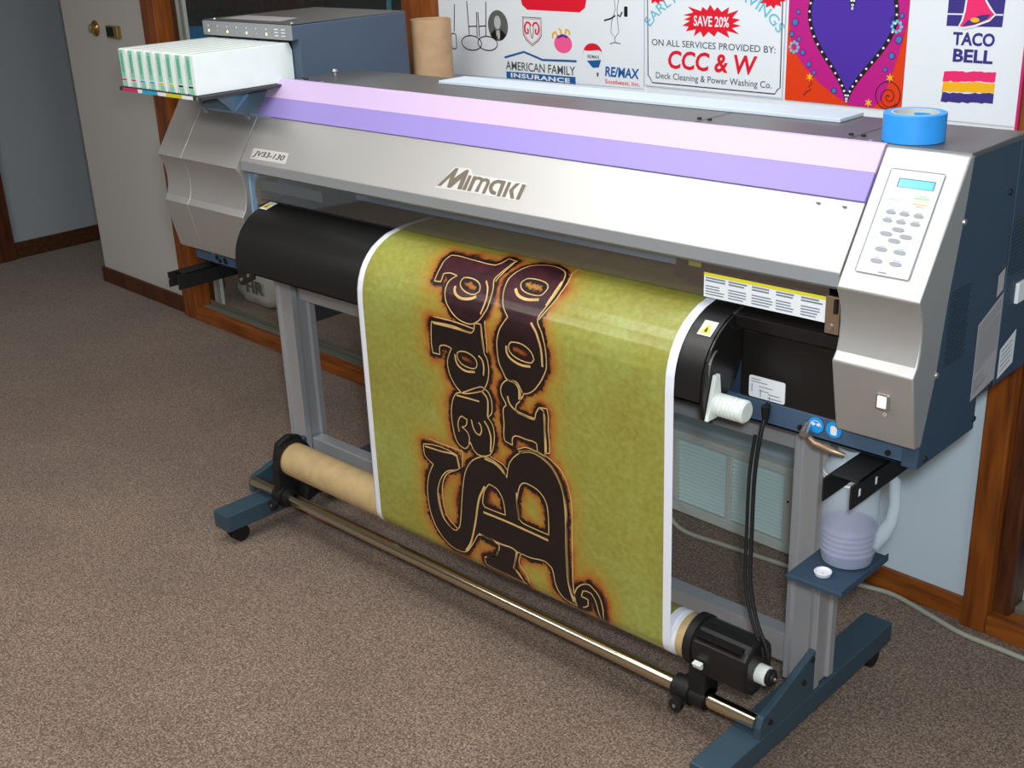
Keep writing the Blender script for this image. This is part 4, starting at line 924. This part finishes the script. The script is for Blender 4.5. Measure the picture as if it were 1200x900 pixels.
HOLES=[[(621,470),(627,451),(665,443),(715,451),(741,470),(749,493),(730,509),(697,513),(658,504),(632,489)],
[(644,792),(667,780),(712,777),(755,793),(766,817),(756,838),(725,846),(672,840),(646,819)],
[(944,400),(957,380),(1016,373),(1067,382),(1090,407),(1081,441),(1031,450),(977,442),(950,423)],
[(966,681),(982,668),(1039,665),(1088,685),(1106,719),(1093,735),(1045,739),(988,727),(965,707)],
[(804,1388),(854,1398),(887,1439),(899,1513),(767,1515),(756,1499),(773,1430)],
[(1011,1320),(1045,1311),(1118,1330),(1156,1384),(1160,1522),(1008,1518),(984,1503),(977,1421),(989,1355)]]
STROKES=[(1.0,[(467,348),(458,385),(464,427),(466,461),(469,496),(509,493),(503,454),(536,443),(585,448),(557,475),(551,504),(554,530),(570,566),(595,593),(625,616),(675,637),(737,640),(783,616),(808,583),(824,549),(824,498),(814,459),(796,426),(801,392),(808,359),(813,326),(817,292),(767,284),(764,319),(741,347),(606,347)],1),
(1.0,[(488,679),(621,671),(741,678),(756,663),(758,636),(797,628),(805,690),(814,754),(830,779),(837,827),(827,882),(803,925),(789,939),(661,981),(626,959),(597,925),(581,888),(579,841),(609,779),(568,774),(535,783),(531,826),(484,828)],1),
(1.0,[(661,978),(624,991),(594,1037),(582,1110),(590,1178),(601,1218),(622,1244),(659,1253),(683,1233),(698,1211),(714,1242),(749,1260),(813,1242),(838,1206),(852,1147),(849,1099),(837,1075),(816,1057),(840,1034),(847,1005),(844,965),(828,935),(807,924),(781,920)],1),
(1.0,[(915,990),(916,1054),(917,1142),(962,1149),(964,1115),(986,1098),(1045,1098),(1106,1101),(1109,1137),(1154,1147),(1157,1020),(1153,937),(1126,928),(1108,958),(1099,990),(1033,988),(992,980),(993,953),(1020,920),(1018,874),(999,850),(957,844),(922,866),(905,896),(909,928),(934,968)],1),
(1.0,[(947,568),(909,529),(892,497),(877,460),(867,402),(876,360),(898,318),(941,282),(1016,267),(1089,287),(1124,329),(1146,409),(1131,487),(1110,547),(1145,594),(1170,655),(1175,734),(1159,775),(1130,821),(1088,866),(1034,887),(1019,861),(999,843),(957,844),(942,844),(921,813),(902,779),(894,729),(895,677),(911,624)],1),
(1.0,[(376,1311),(604,1303),(618,1363),(528,1408),(476,1471),(452,1557),(475,1659),(519,1699),(565,1708),(594,1673),(622,1502),(647,1388),(680,1326),(724,1285),(791,1257),(882,1276),(918,1321),(939,1242),(997,1179),(1066,1148),(1144,1159),(1207,1204),(1250,1277),(1267,1369),(1263,1480),(1262,1626),(1276,1734),(1313,1823),(1241,1812),(1196,1766),(1172,1683),(1132,1665),(1042,1679),(966,1678),(940,1770),(1008,1834),(879,1829),(754,1822),(749,1787),(818,1756),(845,1716),(851,1684),(712,1680),(669,1750),(619,1805),(533,1811),(443,1757),(394,1674),(380,1568),(397,1472),(435,1400),(380,1370)],1),
(1.1,[(621,470),(627,451),(665,443),(715,451),(741,470),(749,493),(730,509),(697,513),(658,504),(632,489)],1),
(1.1,[(644,792),(667,780),(712,777),(755,793),(766,817),(756,838),(725,846),(672,840),(646,819)],1),
(1.1,[(944,400),(957,380),(1016,373),(1067,382),(1090,407),(1081,441),(1031,450),(977,442),(950,423)],1),
(1.1,[(966,681),(982,668),(1039,665),(1088,685),(1106,719),(1093,735),(1045,739),(988,727),(965,707)],1),
(1.1,[(804,1388),(854,1398),(887,1439),(899,1513),(767,1515),(756,1499),(773,1430)],1),
(1.1,[(1011,1320),(1045,1311),(1118,1330),(1156,1384),(1160,1522),(1008,1518),(984,1503),(977,1421),(989,1355)],1),
(3.2,[(602,495),(610,519),(633,535),(666,541),(715,532),(743,517)],0),
(2,[(757,438),(787,471),(803,521),(791,586)],0),
(1,[(808,431),(816,369),(820,329),(820,286)],0),
(1,[(503,653),(630,650),(754,657)],0),
(1,[(820,608),(831,685),(832,750)],0),
(2.2,[(498,683),(621,679),(738,679)],0),
(2,[(800,631),(808,690),(815,747)],0),
(2.6,[(629,802),(637,841),(661,859),(696,867),(750,858)],0),
(2,[(778,775),(799,790),(807,821),(803,862)],0),
(2.8,[(1079,565),(1119,605),(1147,666),(1153,739)],0),
(3.4,[(932,441),(958,464),(989,474),(1025,475),(1079,464)],0),
(2.8,[(949,691),(951,722),(971,744),(1028,759),(1085,754)],0),
(1.2,[(1139,295),(1163,370),(1160,455),(1117,545)],0),
(1.0,[(1144,203),(1134,248),(1139,295)],0),
(2.6,[(1130,352),(1136,418),(1128,482)],0),
(2,[(623,1000),(696,996),(768,993)],0),
(1.5,[(627,1178),(623,1134),(650,1095),(683,1103),(675,1134),(646,1150),(679,1164),(692,1192),(683,1237)],0),
(1.8,[(711,1096),(722,1135),(739,1154),(761,1158),(773,1134),(769,1108),(756,1097)],0),
(2.4,[(793,1080),(817,1108),(830,1153),(823,1224)],0),
(2.2,[(787,939),(818,965),(821,1005),(816,1054)],0),
(2.4,[(945,922),(952,950),(976,971),(1017,983),(1099,987)],0),
(2.2,[(953,846),(990,849),(1012,873),(1012,922)],0),
(1.2,[(1126,928),(1170,921),(1175,1015),(1179,1123),(1158,1131)],0),
(2,[(1153,937),(1155,1034),(1154,1147)],0),
(1.2,[(991,1161),(1043,1136),(1105,1138)],0),
(1,[(1034,883),(1038,895),(1015,927)],0),
(1.3,[(416,1273),(516,1274),(644,1272),(633,1356)],0),
(2.2,[(384,1321),(497,1315),(601,1310),(612,1362)],0),
(1.3,[(598,1380),(526,1424),(489,1497),(490,1581),(507,1648),(566,1689),(581,1696)],0),
(1.8,[(458,1543),(468,1613),(490,1672),(534,1706)],0),
(2.8,[(774,1409),(732,1490),(701,1618),(662,1740),(624,1797)],0),
(2.8,[(758,1546),(909,1544),(1156,1551)],0),
(2.4,[(974,1377),(977,1455),(984,1509)],0),
(1.2,[(820,1245),(897,1261),(923,1280)],0),
(2.4,[(783,1267),(854,1274),(915,1311)],0),
(3,[(998,1172),(1079,1148),(1170,1173),(1226,1231),(1255,1307),(1262,1425),(1261,1581),(1270,1725),(1297,1807)],0),
(1.3,[(1158,1142),(1234,1180),(1276,1241),(1296,1326),(1296,1457),(1294,1614),(1294,1704),(1301,1770),(1310,1807)],0),
(2,[(720,1671),(859,1675),(959,1678),(949,1731),(937,1771),(974,1793),(1001,1833)],0),
(1.2,[(987,1676),(973,1734),(1017,1776),(1029,1819)],0),
(1.4,[(755,1816),(749,1787),(818,1756),(845,1716)],0),
(1.3,[(1313,1817),(1301,1770),(1329,1714),(1387,1685),(1437,1716),(1461,1774),(1461,1826)],0),
(1.6,[(1341,1760),(1379,1762),(1379,1791),(1346,1816)],0),
(1.3,[(1341,1760),(1350,1730),(1393,1723),(1424,1761),(1442,1828)],0)]

PX0, PX1 = -2.153, -1.232
U = lambda L: [(-2.14+a/2000, b/2000) for a, b in L]
FP = [U(q) for q in FILLS]; HP = [U(q) for q in HOLES]; 
def seglist(P):
    a = np.array(P); return np.concatenate([a, np.roll(a, -1, 0)], 1)
Lp = [0]
for a, b in zip(PATH[:-1], PATH[1:]): Lp.append(Lp[-1]+math.hypot(b[0]-a[0], b[1]-a[1]))
tot = Lp[-1]
nx = 230; xs = np.linspace(PX0, PX1, nx)
ts = np.concatenate([np.arange(0, .96, .004), np.arange(.96, tot, .006), [tot]]); ny = len(ts)
P0 = np.array([[xx, tt] for tt in ts for xx in xs])
segs = np.concatenate([seglist(p) for p in FP+HP])
d2 = np.full(len(P0), 1e9)
for s_ in segs:
    a = s_[:2]; b = s_[2:]; ab = b-a; l2 = max(ab@ab, 1e-12)
    tt = np.clip(((P0-a)@ab)/l2, 0, 1); q = P0-a-tt[:, None]*ab; d2 = np.minimum(d2, (q*q).sum(1))
dist = np.sqrt(d2)
def inside(P):
    a = np.array(P); b = np.roll(a, -1, 0); c = np.zeros(len(P0), bool)
    for (x1_, y1_), (x2_, y2_) in zip(a, b):
        if y1_ == y2_: continue
        m_ = ((y1_ > P0[:, 1]) != (y2_ > P0[:, 1])) & (P0[:, 0] < (x2_-x1_)*(P0[:, 1]-y1_)/(y2_-y1_)+x1_); c ^= m_
    return c
ins = np.zeros(len(P0), bool)
for p in FP: ins |= inside(p)
# letter continues round the underside of the roll
ho = np.zeros(len(P0), bool)
for p in HP: ho |= inside(p)
# distance only to the outline of the union: interior overlaps do not matter because they stay negative
sd = np.where(ins & ~ho, -dist, dist)
f = surf(0, PATH); tf = [f(0, t) for t in ts]
V = [(xx, q.y, q.z) for q in tf for xx in xs]
pm = MB(); pm.v = V; pm.f = [(j*nx+i, (j+1)*nx+i, (j+1)*nx+i+1, j*nx+i+1) for j in range(ny-1) for i in range(nx-1)]
def printmat():
    m = bpy.data.materials.new('print'); m.use_nodes = True; nt = m.node_tree; b = nt.nodes['Principled BSDF']
    b.inputs['Roughness'].default_value = .38; b.inputs['Specular IOR Level'].default_value = .35; b.inputs['Coat Weight'].default_value = .22; b.inputs['Coat Roughness'].default_value = .14
    N = nt.nodes.new; Lk = nt.links.new
    at = N('ShaderNodeAttribute'); at.attribute_name = 'sd'; pc = N('ShaderNodeAttribute'); pc.attribute_name = 'flat'
    def noise(s, d=5, r=.55):
        n = N('ShaderNodeTexNoise'); n.inputs['Scale'].default_value = s; n.inputs['Detail'].default_value = d; n.inputs['Roughness'].default_value = r; Lk(pc.outputs['Vector'], n.inputs['Vector']); return n
    def math_(op, a, b_=None):
        n = N('ShaderNodeMath'); n.operation = op
        for i, q in enumerate((a, b_)):
            if q is None: continue
            if isinstance(q, (int, float)): n.inputs[i].default_value = q
            else: Lk(q, n.inputs[i])
        return n.outputs[0]
    def ramp(x, st):
        r = N('ShaderNodeValToRGB'); e = r.color_ramp.elements
        e[0].position, e[0].color = st[0]; e[1].position, e[1].color = st[1]
        for p, c in st[2:]: q = e.new(p); q.color = c
        Lk(x, r.inputs[0]); return r.outputs[0]
    def mix(fac, a, b_, bt='MIX'):
        n = N('ShaderNodeMix'); n.data_type = 'RGBA'; n.blend_type = bt
        for i, q in ((0, fac), (6, a), (7, b_)):
            if isinstance(q, (int, float)): n.inputs[i].default_value = q
            elif isinstance(q, tuple): n.inputs[i].default_value = q
            else: Lk(q, n.inputs[i])
        return n.outputs[2]
    base = ramp(noise(5, 7, .6).outputs['Fac'], [(.3, srgb(143, 130, 48)), (.7, srgb(158, 168, 84)), (.5, srgb(150, 148, 60))])
    base = mix(.35, base, ramp(noise(70, 4, .7).outputs['Fac'], [(.32, srgb(112, 100, 34)), (.68, srgb(168, 172, 96))]))
    sep = N('ShaderNodeSeparateXYZ'); Lk(pc.outputs['Vector'], sep.inputs[0])
    # burnt halo: irregular distance
    hn = noise(28, 5, .6).outputs['Fac']; hw = noise(9, 4).outputs['Fac']
    dd = math_('ADD', at.outputs['Fac'], math_('MULTIPLY', math_('SUBTRACT', hn, .5), .030))
    dd = math_('ADD', dd, math_('MULTIPLY', math_('SUBTRACT', hw, .5), .050))
    halo = ramp(math_('MULTIPLY', dd, 15.0), [(.14, (1, 1, 1, 1)), (1.0, (0, 0, 0, 1)), (.48, (.45, .45, .45, 1))])
    hcol = ramp(math_('MULTIPLY', dd, 20.0), [(.12, srgb(90, 34, 14)), (.75, srgb(176, 128, 34)), (.32, srgb(166, 84, 28))])
    col = mix(halo, base, hcol)
    fine = noise(110, 3, .6).outputs['Fac']
    rag = math_('ADD', at.outputs['Fac'], math_('MULTIPLY', math_('SUBTRACT', fine, .5), .024))
    rag = math_('ADD', rag, math_('MULTIPLY', math_('SUBTRACT', hn, .5), .012))
    mr = N('ShaderNodeMapRange'); mr.inputs[1].default_value = .0125; mr.inputs[2].default_value = .0090; Lk(rag, mr.inputs[0])
    darkc = mix(ramp(noise(16, 4).outputs['Fac'], [(.35, (0, 0, 0, 1)), (.7, (1, 1, 1, 1))]), srgb(18, 13, 13), srgb(32, 19, 19))
    mar = mix(ramp(noise(24, 4).outputs['Fac'], [(.35, (0, 0, 0, 1)), (.7, (1, 1, 1, 1))]), srgb(40, 16, 22), srgb(74, 26, 38))
    tm = N('ShaderNodeMapRange'); tm.inputs[1].default_value = .34; tm.inputs[2].default_value = .24; Lk(sep.outputs['Y'], tm.inputs[0])
    inmask = N('ShaderNodeMapRange'); inmask.inputs[1].default_value = .001; inmask.inputs[2].default_value = -.0005; Lk(at.outputs['Fac'], inmask.inputs[0])
    darkc = mix(math_('MULTIPLY', tm.outputs[0], inmask.outputs[0]), darkc, mar)
    col = mix(mr.outputs[0], col, darkc)
    # white side margins
    mg = math_('MINIMUM', math_('SUBTRACT', sep.outputs['X'], PX0+.019), math_('SUBTRACT', PX1-.020, sep.outputs['X']))
    col = mix(math_('LESS_THAN', mg, 0), col, srgb(232, 234, 244))
    Lk(col, b.inputs['Base Color'])
    return m
pr_ = build('banner_print', pm, printmat(), None, smooth=60, origin=(-1.69, 1.70, .205))
me = pr_.data
at = me.attributes.new('sd', 'FLOAT', 'POINT'); at.data.foreach_set('value', sd.astype('f'))
fa = me.attributes.new('flat', 'FLOAT_VECTOR', 'POINT'); fa.data.foreach_set('vector', np.column_stack([P0, np.zeros(len(P0))]).astype('f').ravel())
sol = pr_.modifiers.new('thickness', 'SOLIDIFY'); sol.thickness = .0004; sol.offset = -1
tag(pr_, 'olive green banner print with burnt black lettering hanging from the printer', 'print')
m_out = mat('outline_tan', srgb(206, 168, 108), .4, noise=.25, nscale=22)
mb = MB(); fo = surf(.0005, PATH)
for wd, pts, cl_ in STROKES:
    P = U(pts)
    if cl_: P = [p for i, p in enumerate(P) if i == 0 or math.hypot(p[0]-P[i-1][0], p[1]-P[i-1][1]) > .001]
    # Catmull-Rom style rounding of the traced outline
    Q = []; n = len(P)
    for i in range(n if cl_ else n-1):
        g = lambda k: P[k % n] if cl_ else P[max(0, min(n-1, k))]
        p0, p1, p2, p3 = g(i-1), g(i), g(i+1), g(i+2)
        m1 = (p2[0]-p0[0], p2[1]-p0[1]); m2 = (p3[0]-p1[0], p3[1]-p1[1])
        seg = (p2[0]-p1[0], p2[1]-p1[1]); L_ = math.hypot(*seg); k1 = math.hypot(*m1) or 1; k2 = math.hypot(*m2) or 1
        ang = (m1[0]*seg[0]+m1[1]*seg[1])/(k1*(L_ or 1)); ang2 = (m2[0]*seg[0]+m2[1]*seg[1])/(k2*(L_ or 1))
        s1 = L_/k1 if ang > .86 else 0; s2_ = L_/k2 if ang2 > .86 else 0
        for j in range(4):
            t = j/4; h1 = 2*t**3-3*t**2+1; h2 = t**3-2*t**2+t; h3 = -2*t**3+3*t**2; h4 = t**3-t**2
            Q.append(tuple(h1*p1[c]+h2*m1[c]*s1+h3*p2[c]+h4*m2[c]*s2_ for c in (0, 1)))
    if not cl_: Q.append(P[-1])
    ribbon(Q, .0019*wd if wd > 1.4 else .0027, fo, bool(cl_), sub=.006, mb=mb)
ol = build('letter_outlines', mb, m_out, pr_)
me = ol.data

# roll of blue tape
tp_ = empty('tape_roll', (-.932, 1.968, 1.2472))
R1 = .0525
build('tape_winding', MB().lathe([(0, R1-.013), (0, R1), (.0475, R1), (.0475, R1-.013)], (-.932, 1.968, 1.2475), 'z', 56, False), 'tape_blue', tp_, smooth=35, bevel=.0008)
build('tape_core', MB().lathe([(0, .0365), (0, .0395), (.0477, .0397), (.0477, .0365), (0, .0365)], (-.932, 1.968, 1.2475), 'z', 48, False), 'tape_core', tp_, smooth=35)
build('core_print', MB().add([(-.932+.0362*math.cos(a), 1.968+.0362*math.sin(a), z) for a in [math.radians(70+6*i) for i in range(9)] for z in (1.262, 1.288)], [(2*i, 2*i+1, 2*i+3, 2*i+2) for i in range(8)]), 'sticker_blue', tp_)
tag(tp_, 'roll of bright blue masking tape lying on the printer top', 'tape')

# waste ink jug
jg = empty('waste_jug', (-.955, 1.885, .4505))
jx, jy, jz = -.955, 1.885, .4505
pr2 = [(0, .038), (.004, .047), (.022, .0515)]
for i in range(5): pr2 += [(.026+.011*i, .0522), (.030+.011*i, .0540), (.034+.011*i, .0522)]
pr2 += [(.09, .053), (.185, .053), (.197, .0515), (.202, .0505), (.215, .043), (.222, .034), (.226, .030), (.240, .030), (.240, .027), (.226, .027)]
build('jug_body', MB().lathe(pr2, (jx, jy, jz), 'z', 40, False).lathe([(0.0, .001), (0.0005, .038)], (jx, jy, jz), 'z', 40, False), 'jug', jg, smooth=50)
build('jug_handle', MB().tube([(jx+.040, jy+.018, jz+.190), (jx+.058, jy+.026, jz+.192), (jx+.070, jy+.031, jz+.178), (jx+.073, jy+.033, jz+.13), (jx+.070, jy+.031, jz+.095), (jx+.058, jy+.026, jz+.065), (jx+.042, jy+.018, jz+.042)], [.010, .011, .011, .011, .012, .015, .017], 14), 'jug', jg, smooth=60)
build('waste_ink', MB().lathe([(.003, .001), (.0035, .043), (.024, .0495), (.080, .0505), (.081, .001)], (jx, jy, jz), 'z', 32, False), 'ink_waste', jg, smooth=50)
for h in (.178, .186): build('neck_ring', MB().lathe([(h, .0528), (h+.002, .0542), (h+.004, .0526)], (jx, jy, jz), 'z', 36, False), 'white_plastic', jg, smooth=50)
tag(jg, 'translucent plastic jug with violet waste ink on the small tray', 'jug')
cp_ = build('jug_cap', MB().lathe([(0, .012), (.001, .015), (.008, .017), (.009, .0155), (.004, .013), (.004, .001)], (-.960, 1.805, .4505), 'z', 28, False), 'cap', smooth=40)
tag(cp_, 'small white round cap lying on the tray before the jug', 'cap')

# power cable of the take-up unit
pts = [(-1.105, 1.822, .760), (-1.106, 1.815, .735), (-1.105, 1.80, .70), (-1.108, 1.79, .62), (-1.103, 1.78, .50), (-1.092, 1.765, .40), (-1.066, 1.752, .33), (-1.038, 1.745, .285), (-1.030, 1.742, .262)]
def smoothpath(P, k=6):
    out = []; n = len(P)
    for i in range(n-1):
        p0, p1, p2, p3 = [Vector(P[max(0, min(n-1, j))]) for j in (i-1, i, i+1, i+2)]
        for j in range(k):
            t = j/k; out.append(.5*((2*p1)+(p2-p0)*t+(2*p0-5*p1+4*p2-p3)*t*t+(3*p1-p0-3*p2+p3)*t**3))
    out.append(Vector(P[-1])); return out
pc_ = empty('power_cable', (-1.10, 1.80, .25))
build('cable', MB().tube(smoothpath(pts), .0042, 10), 'rubber', pc_, smooth=60)
build('cable', MB().tube([p+Vector((-.009, -.004, 0)) for p in smoothpath(pts[2:])][:-1], .0036, 10), 'rubber', pc_, smooth=60)
build('plug', MB().lathe([(0, .005), (.012, .007), (.03, .009), (.034, .009)], (-1.105, 1.815, .722), 'z', 14), 'black', pc_, smooth=40)
tag(pc_, 'black double cable hanging from the black front panel to the take-up motor', 'cable')
# pale cord on the floor along the wall
fc = [(-1.95, 2.50, .16), (-1.90, 2.47, .11), (-1.80, 2.44, .055), (-1.73, 2.43, .012), (-1.60, 2.44, .007), (-1.47, 2.45, .006), (-1.33, 2.46, .006), (-1.21, 2.49, .006), (-1.13, 2.50, .006), (-1.02, 2.47, .006), (-.93, 2.445, .006), (-.82, 2.44, .006), (-.6, 2.43, .006), (-.3, 2.44, .006)]
tag(build('floor_cord', MB().tube(smoothpath(fc), .0062, 10), 'cord_grey', smooth=60), 'pale grey cord lying on the carpet along the wall', 'cord')
# long white board on the rear of the printer top
tag(build('foam_board', MB().box(-2.21, -1.118, 2.052, 2.142, 1.2475, 1.2545), 'foam', bevel=.001), 'long white foam board lying on the rear of the printer top', 'board')
print('polys', sum(len(o.data.polygons) for o in bpy.data.objects if o.type == 'MESH'), 'objects', len(bpy.data.objects))
